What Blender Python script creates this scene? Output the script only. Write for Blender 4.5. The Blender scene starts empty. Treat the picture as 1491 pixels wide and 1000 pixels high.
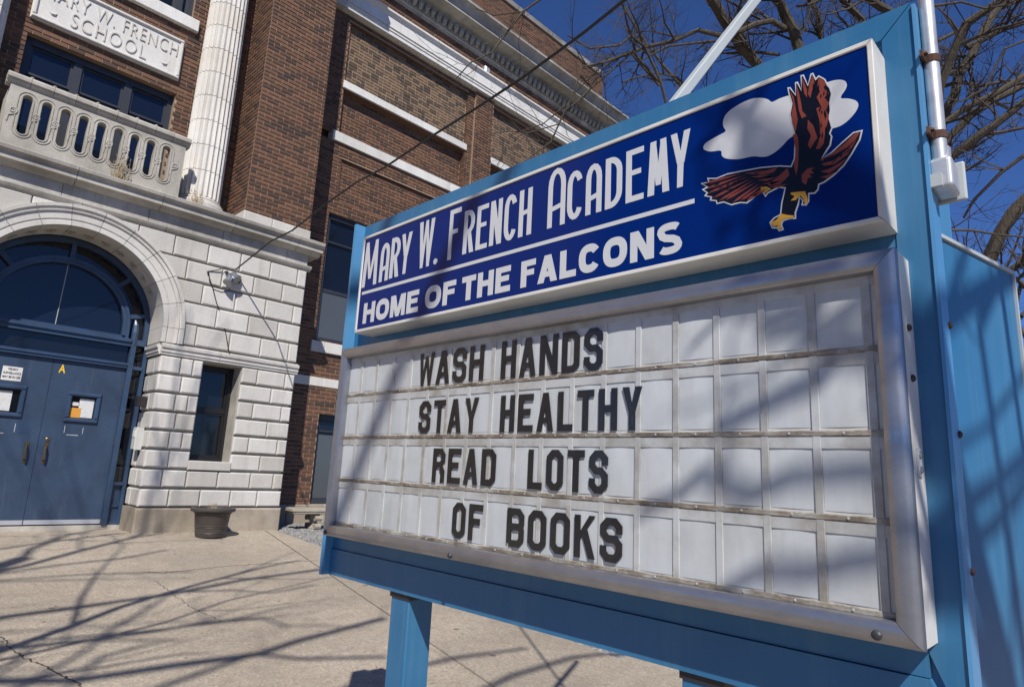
import bpy, bmesh, math, random
from mathutils import Vector, Matrix, noise
R = math.radians
random.seed(7)
S = bpy.context.scene
COL = S.collection

# ------------------------------------------------------------------ camera, light, exposure
EYE = Vector((0, 0, .95))
FPX, CX, CY = 934.82, 745.5, 500.0
PITCH, ROLL, YAW = R(11.495735), R(2.830805), R(44.750556)
fw = Vector((math.cos(YAW)*math.cos(PITCH), math.sin(YAW)*math.cos(PITCH), math.sin(PITCH)))
rt = Vector((math.sin(YAW), -math.cos(YAW), 0)); up = rt.cross(fw)
rt2 = rt*math.cos(ROLL)+up*math.sin(ROLL); up2 = up*math.cos(ROLL)-rt*math.sin(ROLL)
cd = bpy.data.cameras.new('camera'); cam = bpy.data.objects.new('camera', cd); COL.objects.link(cam)
cd.sensor_width = 36; cd.lens = FPX/1491*36; cd.clip_start = .05; cd.clip_end = 2000
M4 = Matrix((rt2, up2, -fw)).transposed().to_4x4(); M4.translation = EYE
cam.matrix_world = M4
S.camera = cam

SUNV = Vector((-.77, -1, 1.35)).normalized()          # towards the sun
world = bpy.data.worlds.new('World'); S.world = world; world.use_nodes = True
wn = world.node_tree.nodes; wl = world.node_tree.links
bg = wn['Background']; sky = wn.new('ShaderNodeTexSky'); sky.sky_type = 'NISHITA'; sky.sun_disc = False
sky.sun_elevation = math.asin(SUNV.z)
sky.sun_rotation = math.atan2(SUNV.x, SUNV.y)
sky.altitude = 400; sky.air_density = .75; sky.dust_density = .15; sky.ozone_density = 5.5
tint = wn.new('ShaderNodeMix'); tint.data_type = 'RGBA'; tint.blend_type = 'MULTIPLY'; tint.inputs[0].default_value = 1
tint.inputs[7].default_value = (1.08, 1.44, 2.10, 1)            # deeper, more violet blue of a polarised spring sky
wl.new(sky.outputs[0], tint.inputs[6]); wl.new(tint.outputs[2], bg.inputs[0]); bg.inputs[1].default_value = .05
sl = bpy.data.lights.new('sun', 'SUN'); sl.energy = 5.0; sl.angle = R(.5); sl.color = (1, .95, .88)
so = bpy.data.objects.new('sun', sl); COL.objects.link(so)
so.rotation_euler = SUNV.to_track_quat('Z', 'Y').to_euler(); so.location = SUNV*40
S.view_settings.view_transform = 'Standard'; S.view_settings.look = 'None'
S.view_settings.exposure = .2; S.view_settings.gamma = 1
S.render.engine = 'CYCLES'
S.cycles.max_bounces = 6; S.cycles.transparent_max_bounces = 12
S.cycles.sample_clamp_indirect = 4

# ------------------------------------------------------------------ survey helpers (line of sight -> plane)
def ray(x, y): return rt2*((x-CX)/FPX)-up2*((y-CY)/FPX)+fw
def at_y(x, y, Y): d = ray(x, y); return EYE+d*(Y/d.y)
def at_x(x, y, X): d = ray(x, y); return EYE+d*(X/d.x)
def at_d(x, y, D): return EYE+ray(x, y)*D
SL = .075
def gz(y): return -SL*(9.2-min(y, 9.2))*1.0
def at_g(x, y):
    d = ray(x, y); t = (-SL*9.2-EYE.z)/(d.z-SL*d.y); return EYE+d*t

# ------------------------------------------------------------------ materials
def mat(name):
    m = bpy.data.materials.new(name); m.use_nodes = True
    return m, m.node_tree.nodes, m.node_tree.links, m.node_tree.nodes['Principled BSDF']
def N(ns, t, **kw):
    n = ns.new(t)
    for k, v in kw.items(): setattr(n, k, v)
    return n
def objco(ns): return ns.new('ShaderNodeTexCoord').outputs['Object']
def noise_tex(ns, ls, co, scale, detail=4, rough=.6, dist=0):
    n = ns.new('ShaderNodeTexNoise'); n.inputs['Scale'].default_value = scale; n.inputs['Detail'].default_value = detail
    n.inputs['Roughness'].default_value = rough; n.inputs['Distortion'].default_value = dist
    if co is not None: ls.new(co, n.inputs['Vector'])
    return n.outputs['Fac']
def ramp(ns, ls, fac, stops):
    r = ns.new('ShaderNodeValToRGB'); e = r.color_ramp.elements
    while len(e) < len(stops): e.new(.5)
    for i, (p, c) in enumerate(stops): e[i].position = p; e[i].color = (*c, 1) if len(c) == 3 else c
    ls.new(fac, r.inputs[0]); return r.outputs[0]
def mixc(ns, ls, fac, a, b, mode='MIX'):
    m = ns.new('ShaderNodeMix'); m.data_type = 'RGBA'; m.blend_type = mode
    for s, v in ((m.inputs[0], fac), (m.inputs[6], a), (m.inputs[7], b)):
        if hasattr(v, 'links'): ls.new(v, s)
        elif isinstance(v, (int, float)): s.default_value = v
        else: s.default_value = (*v, 1)
    return m.outputs[2]
def mth(ns, ls, op, a, b=0, c=0):
    m = ns.new('ShaderNodeMath'); m.operation = op
    for s, v in zip(m.inputs, (a, b, c)):
        if hasattr(v, 'links'): ls.new(v, s)
        else: s.default_value = v
    return m.outputs[0]
def bump(ns, ls, bs, h, strength=.3, dist=.01):
    b = ns.new('ShaderNodeBump'); b.inputs['Strength'].default_value = strength; b.inputs['Distance'].default_value = dist
    ls.new(h, b.inputs['Height']); ls.new(b.outputs[0], bs.inputs['Normal'])
def mapping(ns, ls, co, sc):
    m = ns.new('ShaderNodeMapping'); m.inputs['Scale'].default_value = sc; ls.new(co, m.inputs['Vector']); return m.outputs[0]

def worldpos(ns): return ns.new('ShaderNodeNewGeometry').outputs['Position']

def stone_mat(name, base, dark, stain=.5, bumps=.25, streak=True, rust=None, lo=.74):
    m, ns, ls, bs = mat(name); co = worldpos(ns)
    n1 = noise_tex(ns, ls, co, 1.7, 5, .65); n2 = noise_tex(ns, ls, co, 45, 4, .7)
    n3 = noise_tex(ns, ls, mapping(ns, ls, co, (7, 7, .7)), 1.0, 5, .7)
    n4 = noise_tex(ns, ls, co, 9, 5, .7)
    c = mixc(ns, ls, mth(ns, ls, 'MULTIPLY', ramp(ns, ls, n1, [(.35, (0, 0, 0)), (.7, (1, 1, 1))]), stain), base, dark)
    c = mixc(ns, ls, mth(ns, ls, 'MULTIPLY', ramp(ns, ls, n3, [(.52, (0, 0, 0)), (.72, (1, 1, 1))]), .45 if streak else .0), c, dark)
    c = mixc(ns, ls, mth(ns, ls, 'MULTIPLY', ramp(ns, ls, n4, [(.6, (0, 0, 0)), (.8, (1, 1, 1))]), .3), c, (dark[0]*.8, dark[1]*.75, dark[2]*.62))
    c = mixc(ns, ls, .35, c, ramp(ns, ls, n2, [(.3, (.55, .55, .55)), (.7, (1, 1, 1))]), 'MULTIPLY')
    oi = ns.new('ShaderNodeObjectInfo')
    c = mixc(ns, ls, .8, c, ramp(ns, ls, oi.outputs['Random'], [(0, (lo, lo*.975, lo*.92)), (.2, (max(lo, .90), max(lo*.99, .89), max(lo*.97, .87))), (.6, (.98, .97, .96)), (1, (1.06, 1.06, 1.05))]), 'MULTIPLY')
    n5 = noise_tex(ns, ls, mapping(ns, ls, co, (2.2, 2.2, 9)), 1.0, 6, .75, .5)
    c = mixc(ns, ls, mth(ns, ls, 'MULTIPLY', ramp(ns, ls, n5, [(.64, (0, 0, 0)), (.74, (1, 1, 1))]), .5), c, rust or dark)
    ls.new(c, bs.inputs['Base Color']); bs.inputs['Roughness'].default_value = .8
    bump(ns, ls, bs, mth(ns, ls, 'ADD', n2, n4), bumps, .006); return m
STONE = stone_mat('limestone', (.62, .60, .56), (.36, .34, .30), .4)
STONE_D = stone_mat('weathered_limestone', (.50, .475, .42), (.22, .20, .165), .75, .4)
COLST = stone_mat('column_terracotta', (.68, .655, .61), (.42, .385, .33), .35, lo=.93)
PLINTH = stone_mat('stained_plinth_stone', (.40, .35, .28), (.22, .18, .135), .9, .4)
BENCHM = stone_mat('cast_stone', (.40, .36, .29), (.20, .17, .125), .8, .6)
LEDGE = stone_mat('cornice_stone', (.54, .515, .465), (.20, .185, .16), .7, .4, rust=(.42, .27, .12))
LIMEW = stone_mat('white_band_stone', (.72, .71, .68), (.45, .43, .39), .35)
CORN = stone_mat('grey_cornice_stone', (.46, .44, .40), (.18, .17, .15), .7)

def brick_mat(name, stops, mix=.5):
    m, ns, ls, bs = mat(name); co = worldpos(ns)
    at = ns.new('ShaderNodeAttribute'); at.attribute_name = 'tint'
    oi = ns.new('ShaderNodeObjectInfo')
    f = mth(ns, ls, 'FRACT', mth(ns, ls, 'ADD', at.outputs['Fac'], mth(ns, ls, 'MULTIPLY', oi.outputs['Random'], 7.3)))
    c = ramp(ns, ls, f, stops)
    n2 = noise_tex(ns, ls, co, 60, 4, .7); n1 = noise_tex(ns, ls, co, 1.3, 4, .6)
    c = mixc(ns, ls, .5, c, ramp(ns, ls, n2, [(.3, (.5, .5, .5)), (.7, (1, 1, 1))]), 'MULTIPLY')
    c = mixc(ns, ls, .35, c, ramp(ns, ls, n1, [(.3, (.6, .6, .62)), (.7, (1, 1, 1))]), 'MULTIPLY')
    ls.new(c, bs.inputs['Base Color']); bs.inputs['Roughness'].default_value = .85
    bump(ns, ls, bs, n2, .5, .004); return m
BRICK = brick_mat('red_brown_brick', [(0, (.085, .045, .028)), (.3, (.15, .074, .043)), (.65, (.195, .098, .056)), (.88, (.11, .06, .038)), (1, (.062, .040, .032))])
BUFF = brick_mat('buff_brick', [(0, (.085, .06, .042)), (.34, (.12, .082, .054)), (.42, (.205, .135, .08)), (.75, (.255, .165, .10)), (1, (.18, .118, .075))])
def simple(name, col, rough=.5, metal=0, nscale=0, namt=.3, bstr=0, dark=None, spec=None, stretch=(1, 1, 1)):
    m, ns, ls, bs = mat(name); bs.inputs['Roughness'].default_value = rough; bs.inputs['Metallic'].default_value = metal
    if spec is not None: bs.inputs['Specular IOR Level'].default_value = spec
    if nscale:
        co = objco(ns); n = noise_tex(ns, ls, mapping(ns, ls, co, stretch), nscale, 5, .65)
        d = dark or tuple(x*.6 for x in col)
        c = mixc(ns, ls, mth(ns, ls, 'MULTIPLY', ramp(ns, ls, n, [(.4, (0, 0, 0)), (.68, (1, 1, 1))]), namt*2), col, d)
        ls.new(c, bs.inputs['Base Color'])
        r = ramp(ns, ls, n, [(.3, (rough*.8,)*3), (.7, (min(1, rough*1.25),)*3)]); ls.new(r, bs.inputs['Roughness'])
        if bstr: bump(ns, ls, bs, n, bstr, .004)
    else: bs.inputs['Base Color'].default_value = (*col, 1)
    return m
MORTAR = simple('mortar', (.34, .25, .17), .95, 0, 30, .3)
MORTARB = simple('pale_mortar', (.36, .30, .23), .95, 0, 30, .3)
def door_paint():
    m, ns, ls, bs = mat('navy_door_paint'); co = worldpos(ns)
    n1 = noise_tex(ns, ls, co, 2.4, 5, .6); n2 = noise_tex(ns, ls, mapping(ns, ls, co, (16, 16, 1.3)), 1, 6, .75); n3 = noise_tex(ns, ls, co, 45, 4, .8); n4 = noise_tex(ns, ls, mapping(ns, ls, co, (30, 30, 4)), 1, 3, .6, 1.5)
    c = mixc(ns, ls, ramp(ns, ls, n1, [(.35, (0, 0, 0)), (.68, (1, 1, 1))]), (.040, .068, .118), (.022, .040, .076))
    c = mixc(ns, ls, mth(ns, ls, 'MULTIPLY', ramp(ns, ls, n2, [(.54, (0, 0, 0)), (.74, (1, 1, 1))]), .35), c, (.085, .11, .15))
    c = mixc(ns, ls, mth(ns, ls, 'MULTIPLY', ramp(ns, ls, n3, [(.68, (0, 0, 0)), (.76, (1, 1, 1))]), .4), c, (.016, .022, .036))
    c = mixc(ns, ls, mth(ns, ls, 'MULTIPLY', ramp(ns, ls, n4, [(.76, (0, 0, 0)), (.79, (1, 1, 1))]), .6), c, (.20, .23, .27))
    ls.new(c, bs.inputs['Base Color']); ls.new(ramp(ns, ls, n1, [(.3, (.34,)*3), (.7, (.52,)*3)]), bs.inputs['Roughness'])
    bump(ns, ls, bs, noise_tex(ns, ls, co, 5, 3, .5), .10, .03); return m
NAVY = door_paint()
NAVYF = simple('navy_frame_paint', (.034, .065, .125), .4, 0, 5, .3, .05, (.018, .033, .06))
SKYB = simple('sky_blue_sign_paint', (.030, .165, .36), .33, 0, 1.6, .16, .03, (.045, .16, .33))
def sign_paint():
    m, ns, ls, bs = mat('sky_blue_sign_paint'); co = worldpos(ns)
    n1 = noise_tex(ns, ls, co, 2.2, 5, .6); n2 = noise_tex(ns, ls, mapping(ns, ls, co, (22, 22, 1.1)), 1, 5, .7); n3 = noise_tex(ns, ls, co, 38, 5, .8); n4 = noise_tex(ns, ls, co, 110, 2, .6)
    c = mixc(ns, ls, ramp(ns, ls, n1, [(.35, (0, 0, 0)), (.7, (1, 1, 1))]), (.022, .125, .265), (.038, .155, .295))
    c = mixc(ns, ls, mth(ns, ls, 'MULTIPLY', ramp(ns, ls, n2, [(.50, (0, 0, 0)), (.72, (1, 1, 1))]), .42), c, (.085, .20, .31))
    c = mixc(ns, ls, mth(ns, ls, 'MULTIPLY', ramp(ns, ls, n3, [(.66, (0, 0, 0)), (.76, (1, 1, 1))]), .35), c, (.03, .09, .16))
    c = mixc(ns, ls, mth(ns, ls, 'MULTIPLY', ramp(ns, ls, n4, [(.80, (0, 0, 0)), (.84, (1, 1, 1))]), .7), c, (.45, .5, .52))
    ls.new(c, bs.inputs['Base Color']); ls.new(ramp(ns, ls, n1, [(.3, (.30,)*3), (.7, (.48,)*3)]), bs.inputs['Roughness'])
    bump(ns, ls, bs, noise_tex(ns, ls, co, 4, 3, .5), .12, .03); return m
SKYB = sign_paint()
SKYL = simple('sunlit_edge_blue', (.085, .27, .50), .35, 0, 3, .15)  # lighter sign blue; the sunlit look of the end strips is in the colour
GREYP = simple('grey_arm_paint', (.42, .46, .47), .4, 0, 4, .15)
WPLAS = simple('aged_white_plastic', (.66, .65, .61), .38, 0, 3.5, .25, 0, (.44, .42, .37))
WPAINT = simple('white_side_paint', (.70, .69, .65), .35, 0, 5, .2, 0, (.45, .42, .36))
FACE = simple('deep_blue_sign_face', (.0006, .0165, .140), .12, 0, 3, .12, .0, (.0005, .012, .11), spec=.22)
PRINT = simple('white_print', (.55, .565, .58), .2)
PRED = simple('rust_red_print', (.22, .050, .030), .2)
PBLACK = simple('black_print', (.006, .006, .010), .2)
PGOLD = simple('gold_print', (.68, .36, .04), .2)
LETB = simple('black_letter_plastic', (.012, .012, .015), .3)
RUST = simple('rusty_strap', (.10, .052, .035), .8, .3, 20, .4)
BLACKF = simple('black_window_frame', (.012, .012, .013), .4, 0, 6, .2)
DARKFR = simple('charcoal_window_frame', (.035, .038, .045), .4, 0, 5, .3)
SILVER = simple('kick_plate_metal', (.62, .63, .66), .42, .6, 12, .2)
BRASS = simple('worn_brass', (.28, .19, .09), .35, .9, 14, .4)
PAPER = simple('paper', (.62, .62, .60), .8, 0, 25, .25, 0, (.40, .41, .42))
ORANGE = simple('orange_paper', (.62, .28, .04), .8)
YEL = simple('yellow_vinyl', (.80, .50, .03), .4)
CABLE = simple('black_cable', (.010, .010, .011), .5)
POTM = simple('brown_plastic_pot', (.060, .050, .044), .45, 0, 5, .3, 0, (.035, .03, .027))
SOIL = simple('potting_soil', (.03, .02, .014), .95)
STRAW = simple('dry_stem', (.34, .26, .14), .8)
GREYB = simple('grey_plastic_box', (.50, .50, .47), .5, 0, 7, .2)
DEVBLK = simple('dark_device_plastic', (.025, .022, .022), .5)
LAMPM = simple('lamp_aluminium', (.36, .38, .41), .3, .8, 14, .25)
DIRT = simple('dark_joint_dirt', (.055, .048, .038), .95)
LENS = simple('lamp_lens', (.30, .31, .28), .15)

def alu():
    m, ns, ls, bs = mat('weathered_aluminium'); co = objco(ns)
    n = noise_tex(ns, ls, mapping(ns, ls, co, (4, 2, 4)), 3.5, 5, .65); n2 = noise_tex(ns, ls, co, 60, 4, .7)
    ls.new(ramp(ns, ls, n, [(.3, (.42, .42, .44)), (.7, (.30, .30, .32))]), bs.inputs['Base Color'])
    bs.inputs['Metallic'].default_value = .85
    ls.new(ramp(ns, ls, mth(ns, ls, 'ADD', mth(ns, ls, 'MULTIPLY', n, .7), mth(ns, ls, 'MULTIPLY', n2, .3)), [(.35, (.26,)*3), (.65, (.46,)*3)]), bs.inputs['Roughness'])
    bump(ns, ls, bs, n2, .06, .002); return m
ALU = alu()
def galv():
    m, ns, ls, bs = mat('galvanised_pipe'); co = objco(ns); n = noise_tex(ns, ls, co, 18, 4, .6)
    ls.new(ramp(ns, ls, n, [(.35, (.60, .61, .62)), (.7, (.40, .41, .42))]), bs.inputs['Base Color'])
    bs.inputs['Metallic'].default_value = .55; bs.inputs['Roughness'].default_value = .42; return m
GALV = galv()
def glass(name, col, rough=.04, var=0):
    m, ns, ls, bs = mat(name); bs.inputs['Base Color'].default_value = (*col, 1)
    bs.inputs['Roughness'].default_value = rough; bs.inputs['IOR'].default_value = 1.52
    co = objco(ns)
    bump(ns, ls, bs, noise_tex(ns, ls, co, 1.6, 2, .5), .04, .05)
    return m
GLASS = glass('dark_window_glass', (.006, .008, .012)); GLASSB = glass('navy_window_glass', (.006, .010, .022))
BLIND = glass('blind_behind_glass', (.075, .085, .095), .12)
def cover_mat():                       # clear acrylic cover: see-through, glossy, scratched and dusty
    m = bpy.data.materials.new('clear_acrylic_cover'); m.use_nodes = True; ns = m.node_tree.nodes; ls = m.node_tree.links
    ns.clear(); out = ns.new('ShaderNodeOutputMaterial'); tr = ns.new('ShaderNodeBsdfTransparent'); gl = ns.new('ShaderNodeBsdfGlossy')
    df = ns.new('ShaderNodeBsdfDiffuse'); df.inputs[0].default_value = (.55, .55, .54, 1)
    tr.inputs[0].default_value = (.93, .94, .94, 1)
    gl.inputs['Roughness'].default_value = .06; fr = ns.new('ShaderNodeLayerWeight'); f5 = mth(ns, ls, 'ADD', mth(ns, ls, 'MULTIPLY', mth(ns, ls, 'POWER', fr.outputs['Facing'], 5), .8), .02)   # same from both sides of the thin sheet
    mx = ns.new('ShaderNodeMixShader'); ls.new(f5, mx.inputs[0]); ls.new(tr.outputs[0], mx.inputs[1]); ls.new(gl.outputs[0], mx.inputs[2])
    co = objco(ns); n = noise_tex(ns, ls, mapping(ns, ls, co, (1, 3, 1)), 2.2, 6, .7, .6)
    w = noise_tex(ns, ls, mapping(ns, ls, co, (1, 40, 3)), 2.0, 3, .6, 2)
    f = mth(ns, ls, 'ADD', mth(ns, ls, 'MULTIPLY', ramp(ns, ls, n, [(.4, (0, 0, 0)), (.75, (1, 1, 1))]), .02), mth(ns, ls, 'MULTIPLY', ramp(ns, ls, w, [(.66, (0, 0, 0)), (.74, (1, 1, 1))]), .06))
    m2 = ns.new('ShaderNodeMixShader'); ls.new(f, m2.inputs[0]); ls.new(mx.outputs[0], m2.inputs[1]); ls.new(df.outputs[0], m2.inputs[2])
    ls.new(m2.outputs[0], out.inputs[0]); return m
COVER = cover_mat()
def cell_mat():
    m, ns, ls, bs = mat('milky_panel'); co = objco(ns)
    n = noise_tex(ns, ls, co, 5, 5, .65); n2 = noise_tex(ns, ls, mapping(ns, ls, co, (1, 14, 2)), 2, 4, .6)
    c = mixc(ns, ls, mth(ns, ls, 'MULTIPLY', ramp(ns, ls, n, [(.45, (0, 0, 0)), (.75, (1, 1, 1))]), .5), (.60, .62, .635), (.40, .395, .375))
    c = mixc(ns, ls, .15, c, ramp(ns, ls, n2, [(.4, (.6, .6, .58)), (.6, (1, 1, 1))]), 'MULTIPLY')
    ls.new(c, bs.inputs['Base Color']); bs.inputs['Roughness'].default_value = .45
    bs.inputs['Subsurface Weight'].default_value = 0; return m
CELL = cell_mat()
def rail_mat():
    m, ns, ls, bs = mat('grimy_clear_rail'); co = objco(ns)
    n = noise_tex(ns, ls, mapping(ns, ls, co, (1, 1.2, 3)), 9, 6, .75); n2 = noise_tex(ns, ls, co, 1.7, 3, .6)
    f = mth(ns, ls, 'ADD', mth(ns, ls, 'MULTIPLY', n, .7), mth(ns, ls, 'MULTIPLY', n2, .3))
    ls.new(ramp(ns, ls, f, [(.40, (.46, .44, .40)), (.49, (.29, .245, .195)), (.57, (.15, .115, .08)), (.68, (.07, .05, .035))]), bs.inputs['Base Color'])
    bs.inputs['Roughness'].default_value = .5; return m
RAIL = rail_mat()
RIB = simple('translucent_rib', (.57, .575, .57), .3, 0, 6, .5, 0, (.30, .27, .225))

def concrete():
    m, ns, ls, bs = mat('exposed_aggregate_concrete'); co = worldpos(ns)
    n1 = noise_tex(ns, ls, co, .8, 5, .6); n2 = noise_tex(ns, ls, co, 7, 5, .7)
    v = ns.new('ShaderNodeTexVoronoi'); v.inputs['Scale'].default_value = 70; ls.new(co, v.inputs['Vector'])
    v2 = ns.new('ShaderNodeTexVoronoi'); v2.inputs['Scale'].default_value = 27; ls.new(co, v2.inputs['Vector'])
    n3 = noise_tex(ns, ls, co, 160, 3, .8)
    c = mixc(ns, ls, ramp(ns, ls, n1, [(.3, (0, 0, 0)), (.7, (1, 1, 1))]), (.44, .385, .31), (.34, .295, .235))
    c = mixc(ns, ls, mth(ns, ls, 'MULTIPLY', ramp(ns, ls, n2, [(.5, (0, 0, 0)), (.78, (1, 1, 1))]), .5), c, (.21, .165, .12))
    rnd = ramp(ns, ls, v.outputs['Color'], [(0, (.50, .46, .42)), (.25, (.82, .80, .78)), (.7, (1.08, 1.07, 1.05)), (1, (1.6, 1.55, 1.5))])
    c = mixc(ns, ls, .62, c, rnd, 'MULTIPLY')
    n6 = noise_tex(ns, ls, co, .45, 6, .7, .8); c = mixc(ns, ls, mth(ns, ls, 'MULTIPLY', ramp(ns, ls, n6, [(.48, (0, 0, 0)), (.62, (1, 1, 1))]), .30), c, (.22, .19, .155))
    v3 = ns.new('ShaderNodeTexVoronoi'); v3.inputs['Scale'].default_value = 1.7; ls.new(co, v3.inputs['Vector'])
    c = mixc(ns, ls, mth(ns, ls, 'MULTIPLY', ramp(ns, ls, v3.outputs['Distance'], [(.035, (1, 1, 1)), (.05, (0, 0, 0))]), .75), c, (.09, .08, .07))
    chips = ramp(ns, ls, v2.outputs['Distance'], [(.05, (1, 1, 1)), (.13, (0, 0, 0))])
    sel = ramp(ns, ls, v2.outputs['Color'], [(.72, (0, 0, 0)), (.76, (1, 1, 1))])
    c = mixc(ns, ls, mth(ns, ls, 'MULTIPLY', chips, sel), c, (.56, .52, .45))
    c = mixc(ns, ls, .6, c, ramp(ns, ls, n3, [(.3, (.55, .53, .5)), (.7, (1.05, 1.05, 1.05))]), 'MULTIPLY')
    ls.new(c, bs.inputs['Base Color']); bs.inputs['Roughness'].default_value = .88
    bump(ns, ls, bs, mth(ns, ls, 'ADD', v.outputs['Distance'], n3), .6, .006); return m
CONC = concrete()
def gravelm():
    m, ns, ls, bs = mat('grey_gravel'); co = worldpos(ns)
    v = ns.new('ShaderNodeTexVoronoi'); v.inputs['Scale'].default_value = 42; ls.new(co, v.inputs['Vector'])
    ls.new(ramp(ns, ls, v.outputs['Color'], [(0, (.08, .08, .08)), (.4, (.22, .22, .215)), (1, (.40, .39, .37))]), bs.inputs['Base Color'])
    bs.inputs['Roughness'].default_value = .9; bump(ns, ls, bs, v.outputs['Distance'], .8, .02); return m
GRAV = gravelm()
def bark(name, a, b):
    m, ns, ls, bs = mat(name); co = worldpos(ns)
    n = noise_tex(ns, ls, co, 6, 5, .7); n2 = noise_tex(ns, ls, mapping(ns, ls, co, (40, 40, 9)), 1, 4, .7)
    c = mixc(ns, ls, n, a, b); c = mixc(ns, ls, .75, c, ramp(ns, ls, n2, [(.3, (.45, .45, .45)), (.7, (1.2, 1.2, 1.2))]), 'MULTIPLY')
    ls.new(c, bs.inputs['Base Color']); bs.inputs['Roughness'].default_value = .9; bump(ns, ls, bs, n2, .7, .02); return m
BARK = bark('grey_brown_bark', (.115, .092, .062), (.045, .035, .025))
TWIG = bark('twig_bark', (.085, .065, .05), (.035, .026, .02))

# ------------------------------------------------------------------ mesh helpers
def FY(Y0): return lambda u, v, w=0: (u, Y0-w, v)              # faces the street (-Y)
def FXm(X0): return lambda u, v, w=0: (X0-w, u, v)             # faces -X
def FXp(X0): return lambda u, v, w=0: (X0+w, u, v)             # faces +X
class MB:
    def __init__(s): s.v = []; s.f = []; s.t = []
    def add(s, vs, fs, tint=0):
        o = len(s.v); s.v += [tuple(p) for p in vs]; s.f += [tuple(i+o for i in f) for f in fs]; s.t += [tint]*len(fs); return s
    def box(s, x0, x1, y0, y1, z0, z1, tint=0):
        return s.add([(x0, y0, z0), (x1, y0, z0), (x1, y1, z0), (x0, y1, z0), (x0, y0, z1), (x1, y0, z1), (x1, y1, z1), (x0, y1, z1)],
                     [(0, 3, 2, 1), (4, 5, 6, 7), (0, 1, 5, 4), (1, 2, 6, 5), (2, 3, 7, 6), (3, 0, 4, 7)], tint)
    def cham(s, F, u0, u1, v0, v1, w0, w1, c, tint=0):      # block with chamfered front edge
        a = [(u0, v0), (u1, v0), (u1, v1), (u0, v1)]; b = [(u0+c, v0+c), (u1-c, v0+c), (u1-c, v1-c), (u0+c, v1-c)]
        vs = [F(*p, w0) for p in a]+[F(*p, w1-c) for p in a]+[F(*p, w1) for p in b]
        fs = []
        for k in (0, 4):
            for i in range(4): j = (i+1) % 4; fs.append((k+i, k+j, k+4+j, k+4+i))
        fs += [(8, 9, 10, 11), (3, 2, 1, 0)]; return s.add(vs, fs, tint)
    def prism(s, F, poly, w0, w1, c=0, tint=0):
        n = len(poly)
        if c:
            ins = []
            ar = sum(poly[i][0]*poly[(i+1) % n][1]-poly[(i+1) % n][0]*poly[i][1] for i in range(n)); sg = 1 if ar > 0 else -1
            for i in range(n):
                p, q, r = Vector(poly[i-1]), Vector(poly[i]), Vector(poly[(i+1) % n])
                d1 = (q-p).normalized(); d2 = (r-q).normalized(); n1 = Vector((-d1.y, d1.x))*sg; n2 = Vector((-d2.y, d2.x))*sg
                m = (n1+n2); m = m/max(.3, m.dot(n1)) if m.length > .01 else n1; ins.append(tuple(q+m*c))
            rings = [[F(*p, w0) for p in poly], [F(*p, w1-c) for p in poly], [F(*p, w1) for p in ins]]
        else: rings = [[F(*p, w0) for p in poly], [F(*p, w1) for p in poly]]
        vs = [v for r in rings for v in r]; fs = []
        for k in range(len(rings)-1):
            for i in range(n): j = (i+1) % n; fs.append((k*n+i, k*n+j, (k+1)*n+j, (k+1)*n+i))
        fs += [tuple(range((len(rings)-1)*n, len(rings)*n)), tuple(range(n))[::-1]]
        return s.add(vs, fs, tint)
    def extr(s, prof, x0, x1, F=None):                      # closed profile (y,z) swept along x; F maps (x,y,z)
        F = F or (lambda x, y, z: (x, y, z)); n = len(prof)
        vs = [F(x0, *p) for p in prof]+[F(x1, *p) for p in prof]
        return s.add(vs, [(i, (i+1) % n, n+(i+1) % n, n+i) for i in range(n)]+[tuple(range(n))[::-1], tuple(range(n, 2*n))])
    def tube(s, pts, rs, n=6, cap=True):
        pts = [Vector(p) for p in pts]
        if not hasattr(rs, '__len__'): rs = [rs]*len(pts)
        o = []; prev = None
        for i, p in enumerate(pts):
            d = (pts[min(i+1, len(pts)-1)]-pts[max(i-1, 0)])
            d = d.normalized() if d.length > 1e-9 else Vector((0, 0, 1))
            if prev is None:
                a = d.cross(Vector((0, 0, 1))); a = a.normalized() if a.length > .1 else d.cross(Vector((1, 0, 0))).normalized()
            else:
                a = prev-d*prev.dot(d); a = a.normalized() if a.length > 1e-6 else prev
            prev = a; b = d.cross(a)
            o += [p+(a*math.cos(2*math.pi*k/n)+b*math.sin(2*math.pi*k/n))*rs[i] for k in range(n)]
        fs = [(i*n+k, i*n+(k+1) % n, (i+1)*n+(k+1) % n, (i+1)*n+k) for i in range(len(pts)-1) for k in range(n)]
        if cap: fs += [tuple(range(n))[::-1], tuple(range((len(pts)-1)*n, len(pts)*n))]
        return s.add(o, fs)
    def lathe(s, prof, c=(0, 0, 0), n=32, flute=0):
        vs = []; m = len(prof)
        for r, z in prof:
            for k in range(n): a = 2*math.pi*k/n; vs.append((c[0]+r*math.cos(a), c[1]+r*math.sin(a), c[2]+z))
        fs = [(i*n+k, i*n+(k+1) % n, (i+1)*n+(k+1) % n, (i+1)*n+k) for i in range(m-1) for k in range(n)]
        fs += [tuple(range(n))[::-1], tuple(range((m-1)*n, m*n))]; return s.add(vs, fs)
    def build(s, name, m, parent=None, smooth=False, recalc=True, **props):
        me = bpy.data.meshes.new(name); me.from_pydata(s.v, [], s.f)
        if any(s.t):
            a = me.attributes.new('tint', 'FLOAT', 'FACE'); a.data.foreach_set('value', s.t)
        if recalc:
            b = bmesh.new(); b.from_mesh(me); bmesh.ops.recalc_face_normals(b, faces=b.faces); b.to_mesh(me); b.free()
        me.materials.append(m)
        if smooth:
            me.polygons.foreach_set('use_smooth', [True]*len(me.polygons))
            me.set_sharp_from_angle(angle=R(35))
        return link(name, me, parent, **props)
def link(name, me, parent=None, **props):
    o = bpy.data.objects.new(name, me); COL.objects.link(o)
    if parent: o.parent = parent
    for k, v in props.items(): o[k] = v
    return o
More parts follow.
